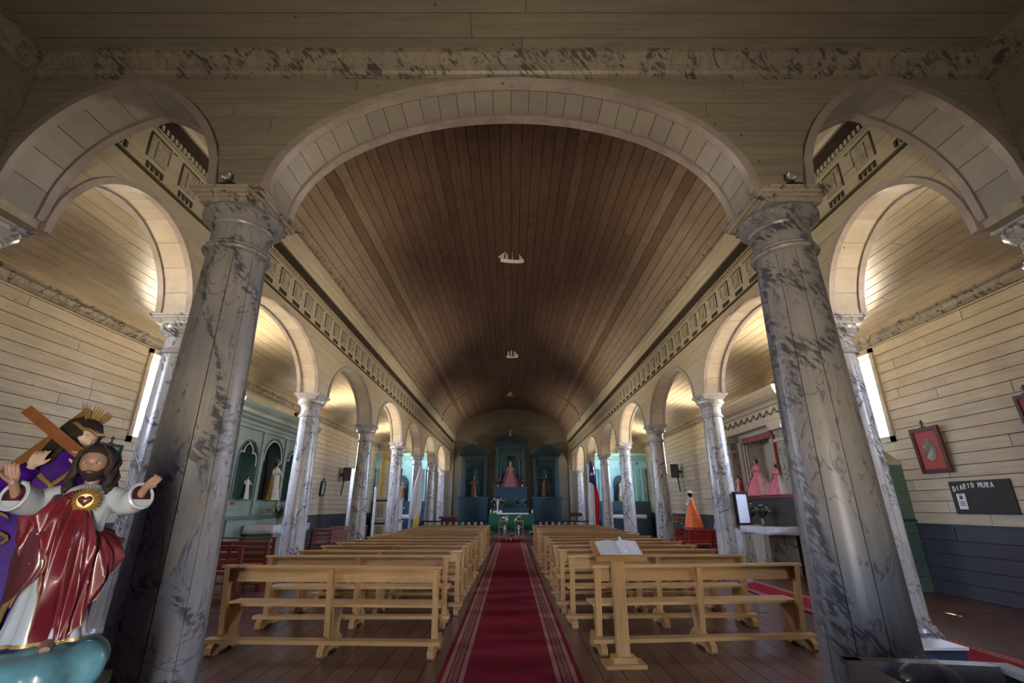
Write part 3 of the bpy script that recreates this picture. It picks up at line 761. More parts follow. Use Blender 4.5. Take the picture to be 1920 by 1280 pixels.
# red pews in the aisles
def red_pew(mat, name, label, hl=.8):
    t = thing('pew', label, 'pew', group='dark and red painted pews in the aisles')
    MB().box(-hl, hl, -.06, .03, .86, .89).build('top_rail', mat, t)
    for z in (.74, .62, .52): MB().box(-hl + .03, hl - .03, -.01, .015, z - .03, z + .035).build('back_slat', mat, t)
    for x in (-hl + .05, 0, hl - .05):
        MB().prism([(-.05, .86), (.015, .86), (.06, 0), (.0, 0)], x - .03, x + .03, 'x').build('post', mat, t)
    MB().box(-hl, hl, .03, .38, .43, .46).build('seat', mat, t)
    for x in (-hl + .05, hl - .05): MB().box(x - .025, x + .025, .31, .36, 0, .43).build('leg', mat, t)
    MB().box(-hl, hl, -.2, -.08, .12, .15).build('foot_rail', mat, t)
    for x in (-hl + .05, hl - .05): MB().prism([(-.2, 0), (.38, 0), (.38, .05), (0, .12), (-.2, .12)], x - .03, x + .03, 'x').build('foot', mat, t)
    return t
rp1 = red_pew(M['darkred'], 'pew', 'dark red pew in the aisle, the one nearest the large front column', .8)
rp1.location = (-5.6, 9.25, 0); rp1.rotation_euler = (0, 0, .03)
g_ = 'dark and red painted pews in the aisles'
dup(rp1, (-5.68, 10.4, 0), 0, 'dark red pew in front of the pale green altarpiece', g_)
dup(rp1, (-6.22, 11.8, 0), .04, 'dark red pew, last one before the white altar cloth of the green altarpiece', g_)
dup(rp1, (-5.95, 16.8, 0), radians(62), 'dark red pew turned sideways under the blue grey wainscot', g_)
dup(rp1, (-6.0, 18.7, 0), radians(50), 'dark red pew, farther one turned sideways under the wainscot', g_)
rp2 = red_pew(M['red'], 'pew', 'bright red pew just below the orange caped figure', .72); rp2.location = (6.25, 17.2, 0)
dup(rp2, (6.25, 15.9, 0), 0, 'bright red pew seen between two columns, the nearer of the two', g_)

# ------------------------------------------------------------------ book lectern
t = thing('lectern', 'pine book stand with a square post and tilted tray before the pews', 'lectern', (1.17, 5.72, 0), .05)
MB().box(-.21, .21, -.13, .13, 0, .035).build('base_board', M['pine'], t)
MB().box(-.12, .12, -.09, .09, .035, .09).build('base_block', M['pine'], t)
MB().box(-.065, .065, -.045, .045, .09, 1.04).build('post', M['pine_up'], t)
R_ = Matrix.Translation((0, -.02, 1.10)) @ Matrix.Rotation(radians(24), 4, 'X')
MB().box(-.27, .27, -.19, .19, -.012, .012).xf(R_).build('tray', M['pine'], t)
MB().box(-.27, .27, -.21, -.19, -.012, .045).xf(R_).build('tray_lip', M['pine'], t)
b = thing('open_book', 'open white visitors book lying on the pine lectern tray', 'book', (1.19, 5.70, 1.106), .05)
R2 = Matrix.Rotation(radians(24), 4, 'X')
for s in (-1, 1):
    mb = MB(); top = [(s * .002, .022)] + [(s * (.03 + .2 * k / 8), .016 + .022 * sin(pi * (.15 + .8 * k / 8)) - .02 * k / 8) for k in range(9)]
    low = [(s * .23, .014), (s * .002, .014)]
    poly = top + low
    mb.prism([(u, v) for u, v in poly], -.15, .15, 'y'); mb.xf(Matrix.Translation((0, -.0, 0)) @ R2)
    mb.build('page_block', M['paper'], b)
mb = MB(); mb.tube([(.045, -.15, .06), (.03, .0, .062), (.05, .15, .055)], .016, 8); mb.xf(R2); mb.build('curled_page', M['paper'], b, True)

# ------------------------------------------------------------------ crate with glass bowl (lower right)
t = thing('display_crate', 'dark wooden crate top with worn white edge at the bottom of the photo', 'crate', (1.52, 1.88, 0), radians(-9))
hw, hd, zt = .27, .20, .985
mb = MB(); mb.box(-hw, hw, hd - .025, hd, .12, zt); mb.box(-hw, hw, -hd, -hd + .025, .12, zt); mb.box(-hw, -hw + .025, -hd, hd, .12, zt); mb.box(hw - .025, hw, -hd, hd, .12, zt)
mb.build('side_board', M['tray'], t)
MB().box(-hw, hw, -hd, hd, .86, .88).build('inner_shelf', M['tray'], t)
mb = MB(); mb.box(-hw - .012, hw + .012, hd - .045, hd + .012, zt, zt + .02); mb.box(-hw - .012, hw + .012, -hd - .012, -hd + .045, zt, zt + .02)
mb.box(-hw - .012, -hw + .045, -hd, hd, zt, zt + .02); mb.build('rim_board', M['tray'], t)
MB().box(hw - .045, hw + .012, -hd, hd, zt, zt + .022).build('rim_board', M['tray_edge'], t, rz=0)
for x in (-hw + .04, hw - .04):
    for y in (-hd + .04, hd - .04): MB().box(x - .03, x + .03, y - .03, y + .03, 0, .12).build('leg', M['tray'], t)
prof = []
for k in range(15):
    a = -pi/2 + .35 + (pi * .80) * k / 14; prof.append((.098 * cos(a), .098 * sin(a) * .82))
pin = [(r - .004, z + .001) for r, z in prof]
pr_out = [(0.001, prof[0][1] - .001)] + prof + [(prof[-1][0] + .006, prof[-1][1] + .004), (prof[-1][0] + .001, prof[-1][1] + .008)]
pr_in = list(reversed([(0.001, prof[0][1] + .004)] + [(max(.001, r - .004), z + (.004 if i == 0 else 0)) for i, (r, z) in enumerate(prof)]))
g = MB(); g.lathe(pr_out + pr_in, 40, cap=False)
g.lathe([(prof[-1][0] - .001, prof[-1][1] + .004), (prof[-1][0] + .006, prof[-1][1] + .006), (prof[-1][0] + .006, prof[-1][1] + .010), (prof[-1][0], prof[-1][1] + .011)], 40, cap=False); g.lathe([(.03, prof[0][1] - .014), (.045, prof[0][1] - .014), (.04, prof[0][1])], 30)
o = g.build('glass_bowl', M['glass'], None, True, ang=60); o.location = (1.435, 1.90, .88 + .092)
tag(o, 'round clear glass bowl standing inside the dark wooden crate', 'bowl')

# ------------------------------------------------------------------ pictures, notice board, speakers
def picture(loc, s, w, h, fr, pm, label, mount=None, cross=False, tilt=.06, name='framed_picture', fw=.055):
    """hangs on a side wall: s=-1 left wall, +1 right wall; local x = outward from wall"""
    t = thing(name, label, 'picture', loc); 
    Rm = Matrix.Rotation(-s * tilt, 4, 'Y') @ Matrix.Diagonal((-s, 1, 1, 1))
    def B(x0, x1, y0, y1, z0, z1): return MB().box(x0, x1, y0, y1, z0, z1).xf(Rm)
    for nm, b in (('frame_rail', (0, .04, -w/2, w/2, h/2 - fw, h/2)), ('frame_rail', (0, .04, -w/2, w/2, -h/2, -h/2 + fw)),
                  ('frame_rail', (0, .04, -w/2, -w/2 + fw, -h/2 + fw, h/2 - fw)), ('frame_rail', (0, .04, w/2 - fw, w/2, -h/2 + fw, h/2 - fw))):
        B(*b).build(nm, fr, t)
    if mount:
        B(.005, .016, -w/2 + fw, w/2 - fw, -h/2 + fw, h/2 - fw).build('mount', mount, t)
        mb = MB(); n = 24
        ring = [(.016, cos(2*pi*k/n) * w * .21, sin(2*pi*k/n) * h * .24) for k in range(n)]
        ring2 = [(.022, p[1], p[2]) for p in ring]; mb.loft([ring, ring2]); mb.xf(Rm); mb.build('print', pm, t)
    else: B(.005, .018, -w/2 + fw, w/2 - fw, -h/2 + fw, h/2 - fw).build('print', pm, t)
    if cross:
        mb = MB(); mb.box(.0, .025, -.009, .009, h/2, h/2 + .14); mb.box(.0, .025, -.045, .045, h/2 + .08, h/2 + .10); mb.box(0, .03, -.05, .05, h/2, h/2 + .02)
        mb.xf(Rm); mb.build('cross', M['frame_black'], t)
    return t
picture((8.10, 9.28, 2.59), 1, .66, .86, M['frame'], M['print_grey'], 'maroon framed print with red mount and small cross on cream wall', M['mat_red'], True, fw=.075)
picture((-8.10, 9.65, 2.40), -1, .62, .72, M['frame_black'], M['print_green'], 'black framed green print with small cross behind the red-cloaked statue', None, True, .10)
picture((-8.12, 21.3, 2.30), -1, .42, .60, M['frame_black'], M['print_pale'], 'small black framed print on cream wall past the green altarpiece', None, True)
picture((8.12, 19.7, 2.43), 1, .55, .85, M['frame_black'], M['print_pale'], 'black framed print on cream wall between two columns by the orange figure', None, True)
picture((8.12, 16.6, 2.55), 1, .55, .95, M['frame_black'], M['print_green'], 'dark narrow framed print hanging beside the pink altarpiece', None, False)
picture((8.12, 7.27, 2.98), 1, .40, .5, M['frame'], M['print_grey'], 'corner of a maroon framed print cut by the photo edge', M['mat_red'], True)
# frame on the column
t = thing('framed_notice', 'small dark framed white notice hung on the second marbled column', 'picture', (5.27, 11.42, 1.52), .35)
mb = MB(); mb.box(-.02, .02, -.20, .20, -.36, .36); mb.build('backing', M['frame_black'], t)
for b in ((-.03, .04, -.20, .20, .31, .36), (-.03, .04, -.20, .20, -.36, -.31), (-.03, .04, -.20, -.16, -.31, .31), (-.03, .04, .16, .20, -.31, .31)): MB().box(*b).build('frame_rail', M['frame_black'], t)
mb = MB(); mb.box(.02, .03, -.16, .16, -.31, .31); mb.build('notice_sheet', M['paper'], t)
t.rotation_euler = (0, 0, radians(-70))
# notice board with felt letters
t = thing('notice_board', 'black felt notice board with cut paper letters on the cream wall', 'board', (8.165, 8.60, 1.71))
MB().box(-.02, 0, -.57, .57, -.28, .28).build('felt_panel', M['black'], t)
LET = {
 'D': [[(0,0),(0,1),(.45,.9),(.6,.5),(.45,.1),(0,0)]], 'I': [[(.3,0),(.3,1)]], 'A': [[(0,0),(.3,1),(.6,0)],[(.12,.4),(.48,.4)]],
 'R': [[(0,0),(0,1),(.5,.9),(.5,.6),(0,.5),(.55,0)]], 'O': [[(.3,0),(.02,.3),(.02,.7),(.3,1),(.58,.7),(.58,.3),(.3,0)]],
 'M': [[(0,0),(.05,1),(.35,.4),(.65,1),(.7,0)]], 'U': [[(0,1),(0,.3),(.3,0),(.6,.3),(.6,1)]], 'L': [[(0,1),(0,0),(.5,0)]]}
yy = .50
for ch in 'DIARIO MURAL'[:11]:
    if ch == ' ': yy -= .06; continue
    mb = MB(); h = .085; zz = .115 + .012 * sin(yy * 9) + .05 * min(1, (.55 - yy) * 1.6)
    for st in LET[ch]:
        for a, b in zip(st, st[1:]):
            mb.bar((-.024, yy - a[0] * .075, zz + a[1] * h), (-.024, yy - b[0] * .075, zz + b[1] * h), .016, .006, (1, 0, 0))
    mb.build('letter', M['paper'], t); yy -= .075
mb = MB(); mb.box(-.026, -.02, .30, .47, -.20, .07); mb.build('paper_notice', M['paper'], t)
mb = MB(); mb.lathe([(.035, 0), (.035, .003)], 16, cap=True); mb.lathe([(.022, 0), (.022, .0045)], 16); mb.xf(Matrix.Translation((-.026, .385, .0)) @ Matrix.Rotation(-pi/2, 4, 'Y')); mb.build('round_seal', M['blue'], t)
mb = MB()
for z in (-.08, -.11, -.14, .05): mb.box(-.029, -.026, .33, .44, z, z + .012)
mb.build('text_line', M['bluebox'], t)
def speaker(loc, s, label):
    t = thing('speaker', label, 'speaker', loc, s * -.45)
    MB().box(-.16, .16, -.22, .22, -.30, .30).build('cabinet', M['black'], t)
    mb = MB(); x = -s * .16
    for z, r in ((-.10, .13), (.16, .06)):
        q = MB(); q.lathe([(r, 0), (r, .012), (r * .8, .012), (r * .5, .002), (.01, .002)], 20, cap=False); q.xf(Matrix.Translation((x, 0, z)) @ Matrix.Rotation(-s * pi/2, 4, 'Y')); mb.add(q.v, q.f)
    mb.build('driver', M['blackiron'], t, True)
    MB().box(*sorted((x - s * .004, x)), -.05, .05, -.27, -.25).build('badge', M['white'], t)
    mb = MB(); mb.bar((s * .1, 0, -.30), (s * .16, 0, -.95), .05, .05); mb.bar((0, 0, -.3), (s * .1, 0, -.3), .05, .05); mb.box(*sorted((s * .18, s * .335)), -.04, .04, -.1, .0); mb.bar((0, 0, 0), (s * .25, s * .14, 0), .05, .05); mb.build('bracket', M['blackiron'], t)
    return t
speaker((-7.85, 23.4, 3.02), -1, 'black loudspeaker on the wall, pale green altarpiece side')
speaker((7.85, 23.4, 3.18), 1, 'black loudspeaker on the wall above the orange caped figure')
# flood lights on the big abaci
for s in (-1, 1):
    t = thing('floodlight', 'small round clip-on lamp on the large column capital, %s side' % SIDE[s], 'lamp', (s * 2.54, 3.53, 4.275), 0, 'clip-on lamps on the front capitals')
    MB().box(-.07, .07, -.02, .02, 0, .012).build('clamp', M['blackiron'], t)
    mb = MB(); mb.tube([(.04, 0, .01), (.0, 0, .035), (-.02, 0, .06)], .006, 8); mb.build('arm', M['blackiron'], t)
    mb = MB(); mb.lathe([(.012, .05), (.03, .03), (.045, 0), (.049, 0), (.049, .008), (.035, .035), (.015, .055)], 20, cap=False); mb.xf(Matrix.Translation((-.02, -.02, .085)) @ Matrix.Rotation(-pi/2, 4, 'X')); mb.build('reflector', M['silver'], t, True)
    mb = MB(); mb.ball((-.02, -.015, .085), .024, 12, 8); mb.build('bulb', M['glass'], t, True)
# electric cord beside the column head
for s in (-1, 1):
    pts = [(s * 2.84, FY0 - .03, 4.40)]
    P = curve_pts(s * 3.74, 1.06, 4.3, 1.30, -1, .5, 24)
    P = P if s > 0 else P[::-1]
    mb = MB(); mb.tube([(p[0], FY0 - .035, p[1]) for p in P[:14]], .007, 6)
    tag(mb.build('electric_cord', M['lineart'], None, True), 'thin electric cord following the pointed arch rim on the %s side' % SIDE[s], 'cord')

# ------------------------------------------------------------------ figures
def ringpts(c, rx, ry, n=40, folds=0, amp=0, ph=0, rot=0, dz=None):
    out = []
    for k in range(n):
        a = 2 * pi * k / n; m = 1 + amp * sin(folds * a + ph) + amp * .5 * sin((folds * 2 - 1) * a + ph * 2.3)
        out.append((c[0] + rx * m * cos(a + rot), c[1] + ry * m * sin(a + rot), c[2] + (dz(a) if dz else 0)))
    return out
def robe(secs, n=48):
    """secs: (x, y, z, rx, ry, folds, amp, phase)"""
    mb = MB(); mb.loft([ringpts((a[0], a[1], a[2]), a[3], a[4], n, a[5], a[6], a[7]) for a in secs]); return mb
def head_mesh(h, off=0.0, mask=None, n=36, m=28, base=None):
    """sculpted head, height h, centre origin, face towards -y"""
    w, d, hh = h * .36, h * .43, h * .5
    rings = []
    for j in range(m + 1):
        t = pi * max(.02, min(m - .02, j)) / m; cz = -cos(t)
        R = []
        for k in range(n):
            a = 2 * pi * k / n; s = sin(t); x, y = s * cos(a), s * sin(a)
            f = max(0, -y)
            jaw = 1 - .26 * max(0, -cz - .1) ** 1.3
            px, py, pz = x * w * jaw, y * d, cz * hh
            if y > 0: py *= 1.06 + .1 * max(0, cz)
            g = lambda x0, z0, sx, sz: math.exp(-((x - x0) / sx) ** 2 - ((cz - z0) / sz) ** 2) * f
            o = 0
            o += g(0, -.16, .11, .17) * h * .075 + g(0, -.27, .15, .09) * h * .05           # nose
            o -= (g(.30, .04, .17, .10) + g(-.30, .04, .17, .10)) * h * .040                # sockets
            o += (g(.28, .20, .26, .07) + g(-.28, .20, .26, .07)) * h * .018                # brow
            o += (g(.42, -.22, .2, .2) + g(-.42, -.22, .2, .2)) * h * .014                   # cheeks
            o += g(0, -.50, .20, .055) * h * .022 - g(0, -.44, .16, .03) * h * .008 + g(0, -.78, .24, .16) * h * .035
            py -= o
            if off:
                v = Vector((px, py, pz)); v += v.normalized() * off; px, py, pz = v
            R.append((px, py, pz))
        rings.append(R)
    mb = MB()
    if mask is None: return mb.loft(rings)
    for r in rings: mb.v += r
    for j in range(m):
        for k in range(n):
            q = [j*n+k, j*n+(k+1) % n, (j+1)*n+(k+1) % n, (j+1)*n+k]
            c = sum((Vector(mb.v[i]) for i in q), Vector()) / 4
            if mask(c.x / w, c.y / d, c.z / hh): mb.f.append(tuple(q)); mb.m.append(0)
    return mb
def hand(parent, mat, loc, f, nrm, size, left, name='hand', curl=.35, spread=.16):
    """f: direction of fingers, nrm: palm normal"""
    f = Vector(f).normalized(); nn = Vector(nrm); nn = (nn - f * nn.dot(f)).normalized(); sd = f.cross(nn) * (1 if left else -1)
    o = Vector(loc); S = size; mb = MB()
    P = lambda a, b, c: o + f * a * S + sd * b * S + nn * c * S
    mb.tube([P(-.18, 0, 0), P(.05, 0, 0)], [S * .16, S * .17], 10)
    for i, (b, ln) in enumerate(((-.19, .40), (-.065, .46), (.06, .43), (.185, .33))):
        mb.tube([P(.0, b * .55, 0), P(.25, b * .9, 0), P(.46, b, 0)], [S * .12, S * .105, S * .075], 8)
        ang = curl * (.5 + .25 * i); p = P(.46, b, 0); a = .0; dd = b * spread * 5
        pts = [p]; rad = [S * .066]
        for q, fr in enumerate((.45, .32, .23)):
            a += ang * (.7 if q == 0 else 1.0)
            p = p + (f * cos(a) + nn * sin(a) + sd * dd * .22).normalized() * ln * fr * S
            pts.append(p); rad.append(S * (.058, .052, .040)[q])
        mb.tube(pts, rad, 8)
    mb.tube([P(.06, -.12, .02), P(.20, -.27, .08), P(.36, -.36, .14), P(.47, -.38, .19)], [S * .10, S * .085, S * .062, S * .045], 8)
    ob = mb.build(name, mat, parent, True)
    r = ob.modifiers.new('fuse', 'REMESH'); r.mode = 'VOXEL'; r.voxel_size = S * .028; r.use_smooth_shade = True
    sm = ob.modifiers.new('soften', 'SMOOTH'); sm.factor = .5; sm.iterations = 4
    return ob

# --- red-cloaked statue in the foreground, arms spread
t = thing('statue', 'statue with spread arms in a crimson cloak and white robe, on a turquoise cloud base', 'statue', (-1.9, 2.2, 1.0), radians(30))
# robe body
robe([(.0, .0, .035, .135, .09, 9, .07, 0), (.0, .0, .10, .12, .085, 9, .08, .3), (.0, 0, .22, .105, .08, 9, .07, .6), (.0, 0, .36, .100, .075, 8, .05, 1.0), (.008, 0, .48, .095, .068, 7, .03, 1.2),
      (.015, 0, .57, .105, .062, 6, .015, 1.3), (.02, 0, .62, .085, .052, 4, .005, 0), (.024, 0, .645, .038, .036, 4, 0, 0)]).build('robe', M['robe_white'], t, True, ang=60)
robe([(-.0, .0, .036, .137, .092, 9, .07, 0), (.0, .0, .048, .134, .091, 9, .07, .04)]).build('gold_hem', M['gold'], t, True)
# cloak: open mantle sheet, swept over both shoulders with asymmetrical hem
def cloak():
    mb = MB(); nu, nv = 150, 40; V = []
    for j in range(nv + 1):
        v = j / nv
        for k in range(nu + 1):
            u = k / nu; a = radians(-205 + 268 * u)      # front left, round the front, to right side/back
            zt = .622 - .035 * abs(cos(a)) ** 2 - .13 * max(0, min(1, (a - radians(-78)) / radians(40)))
            zb = .06 + .30 * max(0, min(1, (radians(-95) - a) / 1.2)) if a < radians(-95) else .05 + .40 * max(0, (a - radians(-60)) / 2.2)
            if radians(-150) < a < radians(-98): zb = .17 + .17 * sin((a + radians(150)) / radians(52) * pi)
            z = zt + (zb - zt) * v
            prof = .068 + .055 * min(1, v * 3.2) + .022 * sin(min(1, v * 1.15) * pi) - .05 * max(0, v - .62)
            fold = .0105 * min(1, .25 + v * 2.5) * ((1 - 2 * abs(sin(a * 7 + v * 2.2))) + .7 * (1 - 2 * abs(sin(a * 12 - v * 3))) + .6 * sin(a * 5 + v * 6))
            r = prof + fold
            V.append(((r * 1.14) * cos(a) + .012 + .02 * v * (1 if cos(a) > 0 else -1), r * .92 * sin(a) - .006, z))
    for o_ in (0, .006):
        for p in V:
            d = Vector((p[0], p[1], 0)).normalized() * o_; mb.v.append((p[0] - d.x, p[1] - d.y, p[2]))
    n1 = (nu + 1) * (nv + 1)
    for j in range(nv):
        for k in range(nu):
            q = (j*(nu+1)+k, j*(nu+1)+k+1, (j+1)*(nu+1)+k+1, (j+1)*(nu+1)+k)
            mb.f.append(q); mb.m.append(0); mb.f.append(tuple(i + n1 for i in reversed(q))); mb.m.append(0)
    def edge(idx):
        for a, b in zip(idx, idx[1:]): mb.f.append((a, b, b + n1, a + n1)); mb.m.append(0)
    edge([nv*(nu+1)+k for k in range(nu+1)]); edge([k for k in range(nu+1)]); edge([j*(nu+1) for j in range(nv+1)]); edge([j*(nu+1)+nu for j in range(nv+1)])
    return mb, [V[nv*(nu+1)+k] for k in range(nu+1)], [V[j*(nu+1)] for j in range(nv+1)]
mb, hem, lead = cloak()
ck = mb.build('cloak', M['redcloak'], t, True, ang=70)
g = MB(); g.tube(hem, .0032, 6); g.build('gold_edge', M['gold'], ck, True)
g = MB(); g.tube(lead, .0032, 6); g.build('gold_edge', M['gold'], ck, True)
# plum lining fall on the viewer-left side with big folded flap
fl = MB()
pts0 = [(-.075, -.06, .60), (-.105, -.085, .50), (-.115, -.095, .40), (-.085, -.105, .30), (-.10, -.10, .22)]
pts1 = [(-.02, -.095, .58), (-.035, -.115, .48), (-.05, -.12, .40), (-.03, -.118, .34), (-.035, -.112, .30)]
pts2 = [(-.13, -.03, .55), (-.15, -.04, .45), (-.155, -.04, .36), (-.15, -.04, .27), (-.145, -.05, .18)]
def sheet(rows, thick=.006, sub=6, amp=.004):
    mb = MB(); nu = len(rows); nv = len(rows[0]); G = []
    def cr(P, t):
        i = min(int(t), len(P) - 2); f = t - i; a = P[max(i-1,0)]; b = P[i]; c = P[i+1]; d = P[min(i+2, len(P)-1)]
        return tuple(.5*((2*b[q]) + (-a[q]+c[q])*f + (2*a[q]-5*b[q]+4*c[q]-d[q])*f*f + (-a[q]+3*b[q]-3*c[q]+d[q])*f**3) for q in range(3))
    U, Vn = (nu - 1) * sub, (nv - 1) * sub
    for i in range(U + 1):
        row = []
        for j in range(Vn + 1):
            cols = [cr(r, j / sub) for r in rows]; p = cr(cols, i / sub)
            row.append((p[0], p[1] + amp * sin(i * 1.3 + j * .35), p[2]))
        G.append(row)
    W_ = Vn + 1; n1 = (U + 1) * W_
    for o_ in (0, thick):
        for row in G:
            for p in row: mb.v.append((p[0], p[1] + o_, p[2]))
    for i in range(U):
        for j in range(Vn):
            q = (i*W_+j, i*W_+j+1, (i+1)*W_+j+1, (i+1)*W_+j); mb.f += [q, tuple(x + n1 for x in reversed(q))]; mb.m += [0, 0]
    B = [(i, 0) for i in range(U + 1)] + [(U, j) for j in range(1, Vn + 1)] + [(i, Vn) for i in range(U - 1, -1, -1)] + [(0, j) for j in range(Vn - 1, 0, -1)]
    B = [a * W_ + b for a, b in B]
    for a, b in zip(B, B[1:] + B[:1]): mb.f.append((a, b, b + n1, a + n1)); mb.m.append(0)
    return mb, G
mb, G = sheet([pts2, pts0, pts1]); fp = mb.build('lining_flap', M['maroon'], ck, True, ang=70)
g = MB(); g.tube(G[-1], .003, 6); g.build('gold_edge', M['gold'], ck, True)
# arms with wide sleeves: local x lateral
def sleeve(sgn, hx, hy, hz):
    sh = Vector((.015 + sgn * .085, .0, .600)); el = Vector((.015 + sgn * .155, -.03, .575)); wr = Vector((hx, hy, hz))
    mb = MB(); A = [sh, (sh + el) / 2, el, (el + wr) / 2, wr]
    rads = [.042, .046, .052, .056, .054]
    mb.tube([A[0], A[1] - Vector((0,0,.004)), A[2] - Vector((0,0,.012)), A[3] - Vector((0,0,.014)), A[4] - Vector((0,0,.008))], rads, 24, 1.0)
    s = mb.build('sleeve', M['robe_white'], t, True, ang=70)
    d = (wr - el).normalized()
    mb = MB(); c = wr - Vector((0,0,.008))
    q = Vector((0,0,1)); x_ = d.cross(q).normalized(); y_ = d.cross(x_)
    rr = lambda r, o: [c + d * o + x_ * cos(2*pi*k/24) * r * .9 + y_ * sin(2*pi*k/24) * r for k in range(24)]
    mb.loft([rr(.050, -.008), rr(.058, -.006), rr(.061, .004), rr(.055, .009), rr(.046, .006), rr(.044, -.006)], cap=False)
    mb.build('cuff', M['robe_white'], s, True)
    mb = MB(); mb.loft([rr(.0585, -.012), rr(.0585, -.017), rr(.055, -.017), rr(.055, -.012)], cap=False); mb.build('gold_band', M['gold'], s, True)
    mb = MB(); mb.loft([rr(.046, .002), rr(.02, .002)], cap=True); mb.build('cuff_opening', M['maroon'], s)
    return s
sl_ = sleeve(-1, -.185, -.13, .600); sr_ = sleeve(1, .222, -.10, .605)
hand(t, M['skin'], (-.196, -.160, .648), (-.22, -.15, .9), (.3, -1, .1), .088, True, curl=.30)
hand(t, M['skin'], (.240, -.125, .640), (.65, -.35, .62), (-.15, -1, .25), .082, False, curl=.5)
for p, q in (((-.185, -.13, .605), (-.195, -.155, .645)), ((.222, -.10, .608), (.238, -.122, .638))):
    mb = MB(); mb.tube([Vector(p) - Vector((q[0]-p[0], q[1]-p[1], q[2]-p[2])) * .6, p, q], [.018, .017, .015], 12); mb.build('forearm', M['skin'], t, True)
# neck and head
mb = MB(); mb.tube([(.022, .005, .60), (.022, .0, .64), (.02, -.004, .69)], [.036, .028, .028], 16); mb.build('neck', M['skin'], t, True)
HH = .158; hm = Matrix.Translation((.018, -.012, .735)) @ Matrix.Rotation(radians(-4), 4, 'Z') @ Matrix.Rotation(radians(4), 4, 'X')
hd_ = head_mesh(HH, n=48, m=40).xf(hm).build('head', M['skin'], t, True, ang=80)
for s in (-1, 1):
    mb = MB(); mb.ball((s * HH * .125, -HH * .345, HH * .02), HH * .052, 14, 10, (1.25, .8, .72)); mb.xf(hm); e_ = mb.build('eye', M['eye'], hd_, True)
    mb = MB(); mb.ball((s * HH * .125, -HH * .378, HH * .018), HH * .026, 10, 8, (1, .5, 1)); mb.xf(hm); mb.build('iris', M['iris'], hd_, True)
    mb = MB(); mb.tube([(s * HH * .055, -HH * .395, HH * .088), (s * HH * .12, -HH * .40, HH * .108), (s * HH * .20, -HH * .35, HH * .085)], [HH * .008, HH * .013, HH * .006], 6, .6); mb.xf(hm); mb.build('eyebrow', M['hair'], hd_, True)
    mb = MB(); mb.tube([(s * HH * .07, -HH * .388, HH * .045), (s * HH * .125, -HH * .397, HH * .055), (s * HH * .185, -HH * .36, HH * .035)], [HH * .006] * 3, 6); mb.xf(hm); mb.build('eyelid', M['skin'], hd_, True)
mb = MB(); mb.ball((0, -HH * .425, -HH * .232), HH * .05, 14, 8, (1.05, .35, .26)); mb.xf(hm); mb.build('mouth', M['lips'], hd_, True)
def beard(x, y, z): return y < .1 and z < -.38 - .12 * (abs(x) < .2) + .62 * max(0, abs(x) - .52) and not (abs(x) < .17 and -.53 < z < -.42)
head_mesh(HH, HH * .022, beard, 64, 56).xf(hm).build('beard', M['hair'], hd_, True, ang=80)
mb = MB(); mb.tube([(-HH * .11, -HH * .40, -HH * .21), (0, -HH * .45, -HH * .185), (HH * .11, -HH * .40, -HH * .21)], [HH * .012, HH * .02, HH * .012], 8, .7)
mb.xf(hm); mb.build('moustache', M['hair'], hd_, True)
hb = MB()
def cap_(x, y, z): return not (y < -.05 and z < .62 - .35 * x * x and abs(x) < .86 - .1 * z) and z > -.75
hc = head_mesh(HH, HH * .055, cap_, 64, 56)
hc.xf(hm); hair = hc.build('hair', M['hair'], hd_, True, ang=80)
mb = MB()
for s in (-1, 1):
    for q in range(7):
        b = q / 6; x0 = s * HH * (.30 + .05 * b); y0 = HH * (-.20 + .50 * b)
        pts = [(x0 * .45, y0 * .8 - .0, HH * .50), (x0 * 1.12, y0, HH * .27), (x0 * 1.22, y0 + .004, HH * .0), (x0 * 1.22 + s * .004, y0 - .002, -HH * .25), (x0 * 1.22 + s * .010, y0 - .004, -HH * .48), (x0 * 1.35 + s * .004, y0 - .010, -HH * .66), (x0 * 1.32 + s * .012, y0 - .012, -HH * .80)]
        fine = []
        for i in range(len(pts) - 1):
            for w_ in range(4): fine.append(tuple(Vector(pts[i]).lerp(Vector(pts[i+1]), w_ / 4)))
        fine.append(pts[-1]); nf_ = len(fine)
        fine = [(p[0] + s * .0058 * sin(i * .95 + q * 1.3) * min(1, i / 8), p[1] + .0055 * cos(i * .95 + q * 1.7) * min(1, i / 8), p[2]) for i, p in enumerate(fine)]
        mb.tube(fine, [HH * (.03 + .055 * min(1, i / 5)) * (1 + .10 * sin(i * 1.9 + q)) * (1 if i < nf_ - 3 else .55) for i in range(nf_)], 8)
mb.xf(hm); mb.build('hair_locks', M['hair'], hair, True)
# heart with rays on the chest
mb = MB(); n = 32
c = Vector((.034, -.100, .575))
ring0 = []; ring1 = []
for k in range(n * 2):
    a = pi * k / n; r = .062 if k % 2 else .040
    ring1.append((c.x + r * cos(a), c.y + .004 + .02 * (r/.062) ** 2 * .6, c.z + r * 1.05 * sin(a))); ring0.append((c.x + .028 * cos(a), c.y - .006, c.z + .028 * sin(a)))
bk = [(p[0], p[1] + .006, p[2]) for p in ring1]; bk0 = [(p[0], p[1] + .008, p[2]) for p in ring0]
mb.loft([bk0, bk, ring1, ring0]); mb.build('gold_rays', M['gold'], t)
mb = MB(); ring = []
for k in range(28):
    a = 2 * pi * k / 28; ring.append((.0011 * 16 * sin(a)**3, .0011 * (13*cos(a) - 5*cos(2*a) - 2*cos(3*a) - cos(4*a))))
rs = lambda f, y: [(c.x + u * 1.35 * f, y, c.z + v * 1.35 * f) for u, v in ring]
mb.loft([rs(1.05, c.y - .004), rs(1.05, c.y - .010), rs(.8, c.y - .017), rs(.3, c.y - .020)]); mb.build('heart', M['maroon'], t, True)
